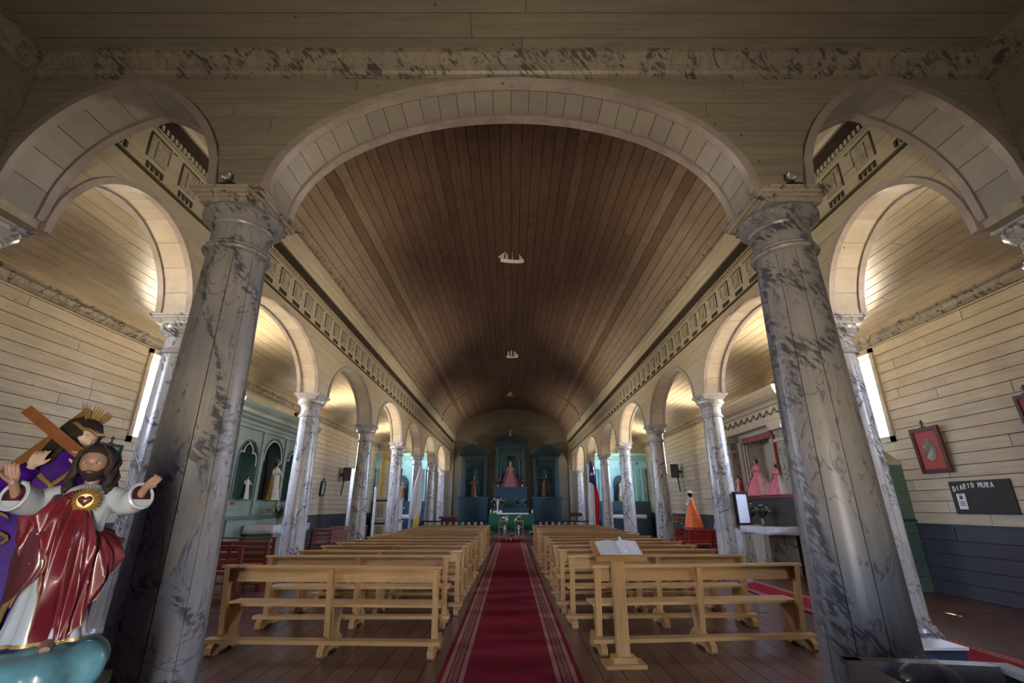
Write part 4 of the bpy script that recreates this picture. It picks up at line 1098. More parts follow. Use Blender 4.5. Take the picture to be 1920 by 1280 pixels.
# foot and cloud base
mb = MB(); mb.tube([(.03, -.06, .045), (.04, -.10, .040), (.045, -.14, .030)], [.024, .022, .016], 12, .8); mb.build('foot', M['skin'], t, True)
mb = MB()
for k in range(11):
    a = -pi * .05 + 2 * pi * k / 11; mb.ball((.13 * cos(a) + .02, .12 * sin(a) - .03, -.055 + .015 * sin(k * 2.1)), .088 + .012 * sin(k * 1.7), 20, 14, (1, .9, .86))
mb.ball((.02, -.04, -.04), .145, 24, 14, (1, .9, .58)); mb.ball((.17, -.10, -.045), .075, 16, 12, (1, .8, 1.2)); mb.ball((-.05, -.17, -.06), .09, 16, 12, (1, .8, .8))
ob = mb.build('cloud_base', M['cloud'], t, True)
r = ob.modifiers.new('fuse', 'REMESH'); r.mode = 'VOXEL'; r.voxel_size = .009; r.use_smooth_shade = True
sm = ob.modifiers.new('soften', 'SMOOTH'); sm.factor = .5; sm.iterations = 8
ped = thing('pedestal', 'plain dark pedestal under the turquoise cloud of the crimson-cloaked statue', 'pedestal', (-1.9, 2.2, 0), radians(30))
MB().box(-.24, .24, -.24, .20, .0, .06).build('plinth', M['tray'], ped); MB().box(-.18, .18, -.19, .15, .06, .82).build('shaft', M['tray'], ped); MB().box(-.24, .24, -.24, .20, .82, .862).build('top_slab', M['tray'], ped)

# --- purple robed figure carrying the cross
t = thing('statue', 'bearded figure in a purple satin robe stooping under a wooden cross', 'statue', (-2.9, 3.1, .7), radians(35))
robe([(-.12, .06, -.02, .44, .30, 11, .07, 0), (-.12, .05, .15, .41, .28, 11, .07, .4), (-.10, .04, .45, .33, .24, 10, .06, .8), (-.08, .03, .75, .26, .20, 9, .05, 1.1), (-.04, .02, .95, .22, .17, 8, .04, 1.4),
      (-.01, .0, 1.08, .19, .145, 6, .025, 1.6), (.02, -.01, 1.17, .14, .11, 4, .01, 0), (.05, -.03, 1.22, .06, .06, 4, 0, 0)]).build('robe', M['purple'], t, True, ang=70)
mb, G = sheet([[(-.16, .02, 1.10), (-.33, .03, .85), (-.50, .04, .45), (-.62, .04, .0)], [(-.15, .16, 1.12), (-.30, .24, .85), (-.45, .30, .45), (-.55, .34, .0)], [(.0, .20, 1.12), (.0, .32, .85), (-.02, .38, .45), (-.05, .42, .0)]], .01, 6, .01)
mb.build('mantle', M['purple_dark'], t, True, ang=70)
mb = MB(); mb.tube([(-.16, -.03, 1.10), (-.06, -.145, 1.05), (.03, -.165, .97), (.05, -.18, .80), (.03, -.215, .55), (.0, -.25, .3), (-.02, -.285, .05)], [.014] * 7, 8); mb.build('gold_trim', M['gold'], t, True)
mb = MB(); mb.tube([(.15, -.04, 1.12), (.10, -.13, 1.06), (.035, -.165, .98)], .014, 8); mb.build('gold_trim', M['gold'], t, True)
for q, (x, z, sc) in enumerate(((-.10, 1.0, 1), (-.14, .85, 1.1), (-.12, .66, 1.2), (-.10, .45, 1.3), (-.10, .22, 1.4))):
    yb = -(.165 + (1.0 - z) * .125)
    pts = [(x + .035 * sc * sin(k * .75 + q * 2), yb - .004, z + .055 * sc * (k - 4) / 4) for k in range(9)]
    mb = MB(); mb.tube(pts, [.004] + [.009] * 7 + [.004], 6); mb.build('gold_scroll', M['gold'], t, True)
for q in range(6):
    z = .86 - q * .15; x = .07 + .0 * q; yb = -(.175 + (1.0 - z) * .13)
    mb = MB()
    for k in range(5):
        a = 2 * pi * k / 5 + q; mb.tube([(x, yb - .004, z), (x + .018 * cos(a), yb - .007, z + .018 * sin(a)), (x + .034 * cos(a), yb - .003, z + .034 * sin(a))], [.004, .010, .003], 6, .6)
    mb.build('gold_flower', M['gold'], t, True)
HP = .20; hm2 = Matrix.Translation((.10, -.08, 1.285)) @ Matrix.Rotation(radians(38), 4, 'Z') @ Matrix.Rotation(radians(22), 4, 'X') @ Matrix.Rotation(radians(14), 4, 'Y')
hd2 = head_mesh(HP, n=36, m=30).xf(hm2).build('head', M['skin_pale'], t, True, ang=80)
for s in (-1, 1):
    mb = MB(); mb.ball((s * HP * .125, -HP * .36, HP * .02), HP * .035, 12, 8, (1.3, .6, .5)); mb.xf(hm2); mb.build('eye', M['iris'], hd2, True)
    mb = MB(); mb.tube([(s * HP * .05, -HP * .395, HP * .09), (s * HP * .13, -HP * .40, HP * .11), (s * HP * .21, -HP * .34, HP * .08)], HP * .009, 6); mb.xf(hm2); mb.build('eyebrow', M['hair'], hd2, True)
head_mesh(HP, HP * .03, beard, 56, 48).xf(hm2).build('beard', M['hair'], hd2, True, ang=80)
hc = head_mesh(HP, HP * .06, cap_, 56, 48); hc.xf(hm2); hr2 = hc.build('hair', M['hair'], hd2, True, ang=80)
mb = MB()
for s in (-1, 1):
    for q in range(6):
        b = q / 5; x0 = s * HP * (.33 + .04 * b); y0 = HP * (-.12 + .45 * b)
        pts = [(x0 * .5, y0, HP * .50), (x0 * 1.1, y0, HP * .22), (x0 * 1.2, y0, -HP * .1), (x0 * 1.15, y0 - .005, -HP * .45), (x0 * 1.2, y0 - .01, -HP * .85), (x0 * 1.1, y0 - .02, -HP * 1.15)]
        mb.tube(pts, [HP * .03, HP * .08, HP * .09, HP * .09, HP * .08, HP * .02], 8)
mb.xf(hm2); mb.build('hair_locks', M['hair'], hr2, True)
mb = MB(); mb.tube([(HP * .44 * cos(2*pi*k/20), HP * .47 * sin(2*pi*k/20), HP * .24 + .006 * sin(k * 2)) for k in range(21)], .011, 6); mb.xf(hm2); mb.build('thorn_crown', M['gold'], hd2, True)
for a0, tx in ((-.6, 0), (.05, 0), (.7, 0)):
    mb = MB()
    for k in range(4):
        a = a0 + (k - 1.5) * .14; d = Vector((sin(a) * .7, .45, .55 + .2 * cos(a))).normalized(); b = Vector((HP * .3 * sin(a), HP * .1, HP * .42))
        mb.tube([b, b + d * .07, b + d * .125], [.004, .010, .002], 6, .4)
    mb.xf(hm2); mb.build('gilt_ray', M['gold'], hd2, True)
mb = MB(); mb.tube([(.16, -.02, 1.10), (.22, -.12, 1.02), (.17, -.20, 1.06)], [.06, .055, .045], 14); mb.build('sleeve', M['purple'], t, True)
mb = MB(); mb.tube([(-.14, -.02, 1.08), (-.17, -.13, .97), (-.08, -.21, 1.06)], [.065, .06, .05], 14); mb.build('sleeve', M['purple'], t, True)
mb = MB(); mb.tube([(.05, -.035, 1.20), (.09, -.06, 1.23)], [.07, .05], 14); mb.build('collar', M['whitecloth'], t, True)
hand(t, M['skin_pale'], (.155, -.225, 1.09), (-.3, -.2, .9), (-.4, -.9, .2), .13, True, curl=.8)
hand(t, M['skin_pale'], (-.07, -.225, 1.085), (.3, -.2, .9), (.4, -.9, .2), .13, False, curl=.8)
cx = thing('cross', 'reddish brown wooden cross carried by the purple robed figure', 'cross', (-2.9, 3.1, .7), radians(35))
def cb(a, b):
    mb = MB(); mb.bar(a, b, .062, .045, (0, 1, 0)); return mb
cb((-.205, -.03, 1.425), (.185, -.27, 1.115)).build('cross_beam', M['crosswood'], cx)
cb((.075, .12, 1.47), (-.27, -.20, .90)).build('cross_shaft', M['brown'], cx)
pl = thing('pedestal', 'dark draped platform under the purple robed figure', 'pedestal', (-3.0, 3.05, 0), radians(35))
MB().box(-.40, .36, -.32, .30, 0, .08).build('plinth', M['tray'], pl); MB().box(-.36, .32, -.28, .26, .08, .62).build('core', M['tray'], pl); MB().box(-.44, .38, -.34, .32, .62, .678).build('top_slab', M['brown'], pl)

# ------------------------------------------------------------------ flowers
def bouquet(name, label, loc, cols, h=.35, r=.14, nf=14, vase='silver', parent=None, fs=.028, vh=.18, leafy=True, sd=1, cat='flowers', rz=0):
    rnd = random.Random(sd); t = thing(name, label, cat, loc, rz)
    MB().lathe([(.035, 0), (.05, .01), (.03, .03), (.045, vh * .4), (.06, vh * .75), (.04, vh * .95), (.055, vh), (.048, vh), (.03, vh * .9)], 16).build('vase', M[vase], t, True)
    st = MB(); lf = MB(); fl_ = {c: MB() for c in cols}; pos = []
    for k in range(nf):
        a = rnd.uniform(0, 2*pi); rr = r * sqrt(rnd.random()); z = vh + h * (1 - .6 * (rr / r) ** 2) * rnd.uniform(.75, 1)
        p = Vector((rr * cos(a), rr * sin(a), z)); st.tube([(0, 0, vh * .6), tuple(p * .5 + Vector((0, 0, vh * .5))), tuple(p)], .003, 5)
        c = cols[k % len(cols)]; F = MB()
        for q in range(6):
            b = 2 * pi * q / 6; d = Vector((cos(b), sin(b), .5)); F.ball(tuple(p + d * fs * .5), fs * .55, 7, 5, (1, 1, .6))
        F.ball(tuple(p + Vector((0, 0, fs * .3))), fs * .4, 7, 5); F.build('flower', M[c], t, True)
    if leafy:
        for k in range(nf):
            a = rnd.uniform(0, 2*pi); rr = r * rnd.uniform(.5, 1.15); z = vh + h * rnd.uniform(.1, .7); p = Vector((rr*cos(a), rr*sin(a), z)); b = Vector((0, 0, vh * .9)); s_ = Vector((-sin(a), cos(a), 0)) * fs * .9
            q = MB(); m_ = (b * .35 + p * .65) + Vector((0, 0, .02)); q.add([b, m_ + s_, p, m_ - s_, m_ + Vector((0, 0, .006))], [(0, 1, 4), (1, 2, 4), (2, 3, 4), (3, 0, 4)]); q.build('leaf', M['leaf'], t)
    st.build('stem', M['leaf'], t)
    return t
bouquet('lavender_bunch', 'violet flower sprigs at the lower left corner by the white robe hem', (-2.02, 1.93, .72), ['petal_violet'], .22, .13, 22, 'tray', fs=.011, vh=.10, sd=5)

# ------------------------------------------------------------------ far statues, generic
def figure(name, label, loc, rz, H, cols, kind='robe', cat='statue', hat=None, child=False, wide=1.0, arms='front', hair='hair', group=None):
    """small devotional figure of height H facing -y; cols = dict(robe, mantle, skin)"""
    t = thing(name, label, cat, loc, rz, group); h = H
    w = .17 * h * wide
    robe([(0, 0, .0, w * 1.15, w * .9, 10, .05, 0), (0, 0, .12*h, w * 1.02, w * .82, 10, .05, .4), (0, 0, .35*h, w * .78, w * .62, 9, .04, .8), (0, 0, .55*h, .115*h, .085*h, 7, .02, 1.1), (0, 0, .70*h, .12*h, .075*h, 4, .01, 0), (0, 0, .78*h, .10*h, .065*h, 4, 0, 0), (0, 0, .825*h, .04*h, .04*h, 4, 0, 0)], 32).build('robe', M[cols[0]], t, True, ang=70)
    if len(cols) > 1 and cols[1]:
        secs = [(0, .012*h, .02*h, w * 1.28, w * 1.0, 8, .05, .5), (0, .014*h, .3*h, w * .95, w * .8, 8, .04, 1), (0, .014*h, .6*h, .15*h, .105*h, 6, .02, 1), (0, .01*h, .77*h, .115*h, .08*h, 4, 0, 0), (0, .01*h, .815*h, .06*h, .055*h, 4, 0, 0)]
        mb = MB(); n = 32; A0, A1 = radians(-48), radians(228)
        rings = []
        for a in secs:
            o_ = []; i_ = []
            for k in range(n + 1):
                an = A0 + (A1 - A0) * k / n; m_ = 1 + a[6] * sin(a[5] * an + a[7])
                o_.append((a[3] * m_ * cos(an), a[1] + a[4] * m_ * sin(an), a[2])); i_.append((a[3] * m_ * .94 * cos(an), a[1] + a[4] * m_ * .94 * sin(an), a[2]))
            rings.append(o_ + i_[::-1])
        mb.loft(rings); mb.build('mantle', M[cols[1]], t, True, ang=70)
    sk = M[cols[2] if len(cols) > 2 else 'skin_pale']
    HH_ = .135 * h; c = Matrix.Translation((0, -.005*h, .905*h))
    mb = MB(); mb.tube([(0, 0, .80*h), (0, 0, .86*h)], .028*h, 10); mb.build('neck', sk, t, True)
    hd_ = head_mesh(HH_, n=24, m=18).xf(c).build('head', sk, t, True, ang=80)
    hc = head_mesh(HH_, HH_ * .06, lambda x, y, z: not (y < -.1 and z < .55 and abs(x) < .8), 24, 18).xf(c); hc.build('hair', M[hair], hd_, True, ang=80)
    for s in (-1, 1):
        if arms == 'front': pts = [(s*.10*h, 0, .75*h), (s*.135*h, -.04*h, .64*h), (s*.035*h, -.115*h, .66*h)]
        elif arms == 'out': pts = [(s*.10*h, 0, .75*h), (s*.20*h, -.03*h, .72*h), (s*.30*h, -.05*h, .82*h)]
        else: pts = [(s*.10*h, 0, .75*h), (s*.14*h, -.04*h, .62*h), (s*.16*h, -.11*h, .60*h)]
        mb = MB(); mb.tube(pts, [.035*h, .036*h, .03*h], 10); mb.build('sleeve', M[cols[0]], t, True)
        mb = MB(); mb.ball(pts[2], .022*h, 8, 6, (1, 1, 1.3)); mb.tube([pts[2], (pts[2][0], pts[2][1] - .012*h, pts[2][2] + .035*h)], [.016*h, .008*h], 6); mb.build('hand', sk, t, True)
    if hat == 'crown':
        mb = MB(); r = HH_ * .36; mb.lathe([(r, .955*h), (r * 1.15, .985*h), (r * 1.02, .985*h), (r * .9, .955*h)], 16, cap=False)
        for k in range(6): a = 2*pi*k/6; mb.tube([(r*1.1*cos(a), r*1.1*sin(a), .98*h), (r*.9*cos(a), r*.9*sin(a), 1.02*h), (0, 0, 1.045*h)], .006*h, 6)
        mb.build('crown', M['gold'], t, True)
    if hat == 'halo':
        mb = MB()
        for k in range(12): a = 2*pi*k/12; mb.tube([(0, .03*h, .93*h), (.10*h*cos(a), .03*h, .93*h + .10*h*sin(a))], [.006*h, .002*h], 5)
        mb.build('halo', M['gold'], t)
    if hat == 'straw':
        mb = MB(); mb.lathe([(.13*h, .955*h), (.135*h, .96*h), (.065*h, .975*h), (.055*h, 1.01*h), (.0*h + .001, 1.02*h)], 24); mb.build('straw_hat', M['straw'], t, True)
    return t

# ------------------------------------------------------------------ altarpieces
def cornice_x(parent, x0, x1, z0, prof, y, mat, name='cornice', ret=.0):
    """profile (out, up) extruded along x at the face y, projecting to -y"""
    return MB().prism([(y - d, z0 + z) for d, z in prof] , x0, x1, 'x').build(name, mat, parent)
def arch_trim(parent, c, a, z0, h, y, mat, r=.03, foot=0, name='arch_moulding', p=2.0, q=.5):
    P = curve_pts(c, a, z0, h, p, q, 24, foot); mb = MB(); mb.tube([(u, y, v) for u, v in P], r, 8); return mb.build(name, mat, parent, True)
def cloth_over(name, label, loc, rz, w, d, h, drop, mat='whitecloth', n=40):
    """altar cloth: top sheet with drops at front and sides, wavy hem"""
    mb = MB(); V = []
    hx, hy = w / 2 + .012, d / 2 + .012
    per = [(-hx, hy), (-hx, -hy), (hx, -hy), (hx, hy)]
    pts = []
    for a, b in zip(per, per[1:]):
        m = max(2, int(math.dist(a, b) / .08))
        for k in range(m): pts.append((a[0] + (b[0]-a[0])*k/m, a[1] + (b[1]-a[1])*k/m))
    pts.append(per[-1])
    top = [(p[0], p[1], h + .012) for p in pts]; L_ = len(pts)
    def lower(f):
        o_ = []
        for i, p in enumerate(pts):
            u = Vector((p[0] / hx, p[1] / hy)); s_ = .02 * f * sin(i * .9) + .012 * f
            o_.append((p[0] * (1 + s_ / hx), p[1] * (1 + s_ / hy), h + .01 - drop * f * (1 + .05 * sin(i * .45))))
        return o_
    rings = [top, lower(.5), lower(1.0)]
    for r_ in rings: mb.v += r_
    for j in range(2):
        for i in range(L_ - 1): mb.f.append((j*L_+i, j*L_+i+1, (j+1)*L_+i+1, (j+1)*L_+i)); mb.m.append(0)
    mb.f.append(tuple(range(L_))); mb.m.append(0)
    o = mb.build(name, M[mat], None, True, ang=50); o.location = loc; o.rotation_euler = (0, 0, rz)
    sol = o.modifiers.new('thick', 'SOLIDIFY'); sol.thickness = .006; sol.offset = 1
    return tag(o, label, 'cloth')

# pale green altarpiece with three niches (left aisle)
t = thing('altarpiece', 'pale green wooden altarpiece with three arched niches in the aisle', 'altarpiece', (-7.2, 14.6, 0), radians(90))
nich = [(-1.35, .50, 2.75, .52, 1.74), (.05, .60, 2.85, .63, 1.74), (1.35, .48, 2.75, .50, 1.74)]
ops = [ell(c, a, zs, h) if False else (lambda v, c=c, a=a, zs=zs, h=h, zb=zb: None if v < zb else ell(c, a, zs, h)(v)) for c, a, zs, h, zb in nich]
for z0, z1, act in ((1.30, 1.74, []), (1.74, 3.60, nich)):
    planks(t, 'y', .0, .03, -2.5, 2.5, z0, z1, .31, 9, M['teal_pale'], [ell(c, a, zs, h) for c, a, zs, h, zb in act])
mb = MB(); mb.box(-2.5, -2.46, .03, .98, 0, 3.6); mb.box(2.46, 2.5, .03, .98, 0, 3.6); mb.build('side_panel', M['teal_pale'], t)
MB().box(-2.46, 2.46, .90, .93, 1.3, 3.6).build('back_panel', M['core'], t)
for c, a, zs, h, zb in nich:
    mb = MB(); P = curve_pts(c, a, zs, h, n=20, foot=zs - zb); O = offset_pts(P, .02)
    mb.loft([[(i[0], .03, i[1]), (o[0], .03, o[1]), (o[0], .45, o[1]), (i[0], .45, i[1])] for i, o in zip(P, O)]); mb.build('niche_reveal', M['teal'], t, True)
    MB().box(c - a, c + a, .43, .45, zb, zs + h).build('niche_back', M['teal'] if a < .55 else M['core'], t)
    MB().box(c - a - .03, c + a + .03, -.02, .46, zb - .04, zb).build('niche_sill', M['teal'], t)
    arch_trim(t, c, a + .02, zs, h + .02, -.012, M['teal'], .028, zs - zb)
    if a < .55:
        P = [(-a + .03, zs - .12), (-a + .02, zs + .02), (-a * .86, zs + .16), (-a * .62, zs + .23), (-a * .42, zs + .20), (-a * .44, zs + .30), (-a * .28, zs + .40), (0, zs + .47)]
        P = P + [(-u, v) for u, v in P[-2::-1]]
        mb = MB(); mb.tube([(c + u, .015, v) for u, v in P], .020, 6); mb.build('trefoil_moulding', M['white'], t, True)
    else: arch_trim(t, c, a - .05, zs, h - .05, .0, M['white'], .022, .05)
for x in (-2.30, -.70, .75, 2.1): MB().box(x - .07, x + .07, -.05, 0, 1.34, 3.6).build('pilaster', M['teal_pale'], t)
MB().box(-2.55, 2.55, -.10, .98, 1.24, 1.32).build('ledge', M['teal'], t)
planks(t, 'y', .0, .03, -2.46, 2.46, 0, 1.24, .31, 9, M['teal_pale'])
for x in (-2.3, -1.75, 2.2): MB().box(x - .16, x + .16, -.06, 0, 0, 1.24).build('pedestal_block', M['teal_pale'], t)
pc = [(0, 0), (.06, 0), (.06, .08), (.10, .10), (.10, .22), (.16, .26), (.16, .30), (.24, .34), (.24, .44), (.32, .52), (.36, .60), (.36, .66), (0, .66)]
cornice_x(t, -2.6, 2.6, 3.60, pc, .0, M['teal_pale'])
MB().box(-2.6, 2.6, -.165, -.10, 3.80, 3.86).build('shadow_moulding', M['teal'], t)
MB().box(-2.6, 2.6, .0, .98, 3.6, 4.26).build('top_box', M['teal_pale'], t)
o = MB(); o.box(-.09, .09, -.012, .0, 0, .07); o = o.build('sign_plate', M['crimson'], t); o.location = (-1.72, -.0, 1.60)
tb = thing('altar_table', 'pale green altar table in front of the three-niche altarpiece', 'table', (-6.75, 14.75, 0), radians(90))
MB().box(-1.15, 1.15, -.35, .35, 0, 1.02).build('table_body', M['teal'], tb); MB().box(-1.2, 1.2, -.38, .38, 1.02, 1.06).build('table_top', M['bluebox'], tb)
for x in (-.9, 0, .9): MB().box(x - .2, x + .2, -.37, -.35, .12, .9).build('front_panel', M['teal_pale'], tb)
cloth_over('altar_cloth', 'white cloth hanging over the pale green altar table', (-6.75, 14.75, 0), radians(90), 2.42, .78, 1.062, .20)
figure('statue', 'cream and gold robed statue with child in the tall middle niche', (-7.02, 14.62, 1.742), radians(70), 1.12, ('petal_white', 'gold'), hat='crown')
figure('statue', 'small white dressed figure in the nearer trefoil niche', (-7.05, 13.15, 1.742), radians(70), .62, ('whitecloth', 'frame_black'), arms='side')
figure('statue', 'blue and white mantled figure in the farther trefoil niche', (-7.02, 15.85, 1.742), radians(70), .95, ('whitecloth', 'petal_violet'))
bouquet('flower_vase', 'vase of violet, pink and yellow flowers on the white cloth by the column', (-6.72, 14.55, 1.078), ['petal_violet', 'petal_pink', 'yellow', 'petal_white'], .45, .30, 20, 'silver', fs=.05, sd=3)
bouquet('flower_vase', 'vase of dark green foliage beside the violet flowers', (-6.75, 15.35, 1.078), ['leaf', 'petal_white'], .40, .22, 14, 'silver', fs=.035, sd=4)

# cream and pink altarpiece (right aisle)
t = thing('altarpiece', 'cream and pink altarpiece with garland frieze behind the right hand pews', 'altarpiece', (7.15, 13.85, 0), radians(-90))
t['label'] = 'cream and dusty pink altarpiece with painted garland frieze and a red framed niche'
planks(t, 'y', .0, .03, -2.15, 2.15, 1.75, 3.62, .27, 9, M['trim'], [lambda v: (-.66, .66) if v < 3.44 else None])
mb = MB(); mb.box(-2.15, -2.11, .03, 1.03, 0, 3.62); mb.box(2.11, 2.15, .03, 1.03, 0, 3.62); mb.build('side_panel', M['trim'], t)
mb = MB(); mb.box(-.66, .66, .42, .45, 1.8, 3.46); mb.box(-.68, -.66, .03, .45, 1.8, 3.46); mb.box(.66, .68, .03, .45, 1.8, 3.46); mb.build('niche_back', M['soffit'], t)
MB().box(-.95, .95, -.10, .0, 3.50, 3.62).build('niche_cornice', M['trim'], t)
MB().box(-.86, .86, -.06, .0, 3.36, 3.50).build('pink_lintel', flat('dusty red paint', (.36,.09,.09), .5), t)
for s in (-1, 1):
    MB().box(*sorted((s*.66, s*.74)), -.04, 0, 1.85, 3.36).build('inner_jamb', M['trim'], t)
    MB().box(*sorted((s*.76, s*.88)), -.06, 0, 1.85, 3.36).build('outer_jamb', M['trim'], t)
    MB().box(*sorted((s*.88, s*.93)), -.07, 0, 1.85, 3.40).build('jamb_edge', M['mat_red'], t)
    mb = MB()
    for k in range(26): mb.box(*sorted((s*.735, s*.765)), -.055, -.03, 1.88 + k * .057, 1.88 + k * .057 + .03)
    tag(mb.build('beading', M['lineart'], t), kind='stuff')
    MB().box(*sorted((s*1.35, s*1.75)), -.22, 0, 1.1, 3.15).build('pier', M['marble_trim'], t)
    MB().box(*sorted((s*1.30, s*1.80)), -.27, 0, 3.15, 3.22).build('pier_moulding', M['trim'], t)
    MB().box(*sorted((s*1.38, s*1.72)), -.20, 0, 3.22, 3.45).build('pier_neck', M['marble_trim'], t)
    MB().box(*sorted((s*1.22, s*1.88)), -.34, 0, 3.45, 3.62).build('pier_capital', M['trim'], t)
    MB().box(*sorted((s*1.28, s*1.82)), -.30, 0, 1.0, 1.1).build('pier_base', M['trim'], t)
mb = MB()
for k in range(18):
    x = -.8 + k * 1.6 / 17.5; mb.prism([(x, 3.36), (x + .07, 3.36), (x + .035, 3.30)], -.065, -.05, 'y')
tag(mb.build('zigzag_edging', M['lineart'], t), kind='stuff')
pc = [(0, 0), (.34, 0), (.34, .06), (.28, .09), (.28, .44), (.33, .46), (.36, .54), (.46, .60), (.52, .68), (.56, .80), (.56, .88), (0, .88)]
cornice_x(t, -2.2, 2.2, 3.62, pc, 0, M['trim'], 'entablature')
for k in range(11):
    mb = MB(); x0 = -2.05 + k * .37
    mb.tube([(x0 + .33 * j / 8, -.285, 3.99 - .14 * sin(pi * j / 8)) for j in range(9)], [.010] + [.010 + .022 * sin(pi * j / 8) for j in range(1, 8)] + [.010], 6, .6)
    mb.tube([(x0, -.285, 4.01), (x0 - .015, -.285, 3.85)], [.020, .008], 6, .6); mb.build('garland', M['lineart'], t, True)
MB().box(-2.15, 2.15, .0, 1.03, 3.62, 4.5).build('top_box', M['trim'], t)
MB().box(-2.15, 2.15, -.35, .0, 1.76, 1.84).build('shelf', flat('brick red shelf paint', (.22,.05,.045), .5), t)
MB().box(-2.1, 2.1, -.30, .0, 1.10, 1.76).build('predella', M['tray'], t)
MB().box(-2.11, 2.11, .0, .03, 0, 1.76).build('lower_panel', M['trim'], t)
tb = thing('altar_table', 'marbled altar table with painted vase panels below the pink altarpiece', 'table', (6.52, 13.75, 0), radians(-90))
MB().box(-1.5, 1.5, -.33, .33, 0, 1.03).build('table_body', M['marble_trim'], tb); MB().box(-1.55, 1.55, -.36, .36, 1.03, 1.07).build('table_top', M['trim'], tb)
for x in (-1.0, 0, 1.0):
    MB().prism([(x - .32, .95), (x + .32, .95), (x + .26, .45), (x + .12, .12), (x - .12, .12), (x - .26, .45)], -.345, -.33, 'y').build('painted_panel', M['trim'], tb)
cloth_over('altar_cloth', 'rumpled white cloth over the marbled altar table behind the framed notice', (6.50, 13.55, 0), radians(-90), 3.2, .78, 1.072, .16)
figure('statue', 'figure in a wide pink satin dress standing in the red framed niche', (6.98, 13.85, 1.842), radians(-75), 1.02, ('pink', 'pink_pale'), hat='crown', wide=2.0)
figure('statue', 'second pink dressed figure with white underskirt by the large column', (6.90, 12.72, 1.842), radians(-75), .78, ('pink', 'whitecloth'), hat='crown', wide=2.0)
figure('statue', 'small red mantled figure on the altar shelf beside the niche', (6.92, 14.95, 1.842), radians(-75), .62, ('pink_pale', 'crimson'), wide=1.2)
for i, (y, lb) in enumerate(((14.75, 'vase of white flowers and greenery below the small red mantled figure'), (13.75, 'vase of white flowers below the pink dressed figure'), (13.1, 'vase of leafy white flowers nearest the large column'))):
    bouquet('flower_vase', lb, (6.55, y, 1.092), ['petal_white', 'leaf', 'petal_white'], .38, .20, 14, 'silver', fs=.045, sd=11 + i)
t = thing('altarpiece_side', 'teal boarded side panel against the cream wall under the bright window', 'panel', (7.95, 10.2, 0))
t.name = 'side_cabinet'; t['category'] = 'cabinet'
n = 9
for k in range(n):
    z0, z1 = 2.38 * k / n, 2.38 * (k + 1) / n
    MB().box(-.42, .22, -.02, 0, z0 + .003, z1 - .003).build('board', M['teal'], t)
planks(t, 'y', -.02, 0, -.42, .22, 2.38, 2.45, .1, 5, M['trim'])
MB().prism([(-.42, 2.45), (.22, 2.45), (-.42, 2.93)], -.02, 0, 'y').build('sloping_gable', M['trim'], t)
MB().box(-.46, .225, -.06, .02, 1.27, 1.31).build('ledge', M['tray'], t)
MB().box(-.42, -.40, 0, 1.1, 0, 2.38).build('front_panel', M['teal'], t)
MB().prism([(-.42, 2.38), (.22, 2.38), (.22, 2.40), (-.42, 2.40)], 0, 1.1, 'y').build('top_panel', M['teal'], t)

# turquoise altarpieces closing the aisles
def end_altar(cx, label, cloth_label, stat):
    t = thing('altarpiece', label, 'altarpiece', (cx, 29.45, 0))
    planks(t, 'y', .0, .03, -1.5, 1.5, 1.2, 3.75, .42, 9, M['turq'], [ell(0, .52, 2.85, .52)])
    mb = MB(); P = curve_pts(0, .52, 2.85, .52, n=20, foot=1.0); O = offset_pts(P, .02)
    mb.loft([[(i[0], .0, i[1]), (o[0], .0, o[1]), (o[0], .20, o[1]), (i[0], .20, i[1])] for i, o in zip(P, O)]); mb.build('niche_reveal', M['turq_dark'], t, True)
    MB().box(-.54, .54, .18, .20, 1.85, 3.39).build('niche_back', M['turq_dark'], t)
    arch_trim(t, 0, .56, 2.85, .56, -.01, M['turq'], .035, 1.0)
    for x in (-1.22, -.86, .86, 1.22):
        MB().lathe([(.14, 1.2), (.14, 1.26), (.115, 1.30), (.105, 3.55), (.125, 3.6), (.14, 3.64), (.14, 3.70)], 16, (x, -.05, 0)).build('column', M['turq'], t, True)
    cornice_x(t, -1.55, 1.55, 3.70, [(0, 0), (.10, 0), (.10, .10), (.06, .12), (.06, .5), (.12, .54), (.18, .62), (.30, .74), (.34, .80), (.34, .90), (0, .90)], 0, M['turq'], 'entablature')
    for x in (-1.0, 0, 1.0):
        mb = MB()
        for q in (-1, 0, 1): mb.tube([(x, -.07, 4.12), (x + q * .10, -.075, 3.95 + .02 * abs(q))], [.012, .018], 6)
        mb.build('bow_ornament', M['turq_dark'], t, True)
    mb = MB(); mb.box(-.03, .03, -.1, -.05, 4.6, 5.0); mb.box(-.13, .13, -.1, -.05, 4.80, 4.86); mb.build('cross', M['turq'], t)
    MB().box(-1.5, 1.5, -.45, .0, 0, 1.2).build('base_block', M['turq_dark'], t)
    MB().box(-1.52, 1.52, -.30, .03, 1.2, 1.86).build('predella', M['blue'], t)
    tb = thing('altar_table', cloth_label[0], 'table', (cx, 28.55, 0)); MB().box(-.95, .95, -.3, .3, 0, 1.12).build('table_body', M['turq_dark'], tb)
    for x in (-.6, 0, .6): MB().box(x - .22, x + .22, -.32, -.30, .15, 1.0).build('front_panel', M['blue'], tb)
    cloth_over('altar_cloth', cloth_label[1], (cx, 28.55, 0), 0, 1.96, .64, 1.122, .2)
end_altar(6.62, 'turquoise painted altarpiece at the end of the aisle behind the striped flag', ('altar table before the turquoise altarpiece on the lectern side', 'white cloth on the table before the turquoise altarpiece, lectern side'), 0)
end_altar(-6.62, 'turquoise painted altarpiece at the end of the aisle behind the white drape', ('altar table before the turquoise altarpiece on the red-cloaked statue side', 'white cloth before the turquoise altarpiece, red-cloaked statue side'), 0)
figure('statue', 'white statue on a stone block inside the turquoise niche, lectern side', (6.55, 29.32, 2.18), 0, .88, ('petal_white', 'trim'), hat='halo')
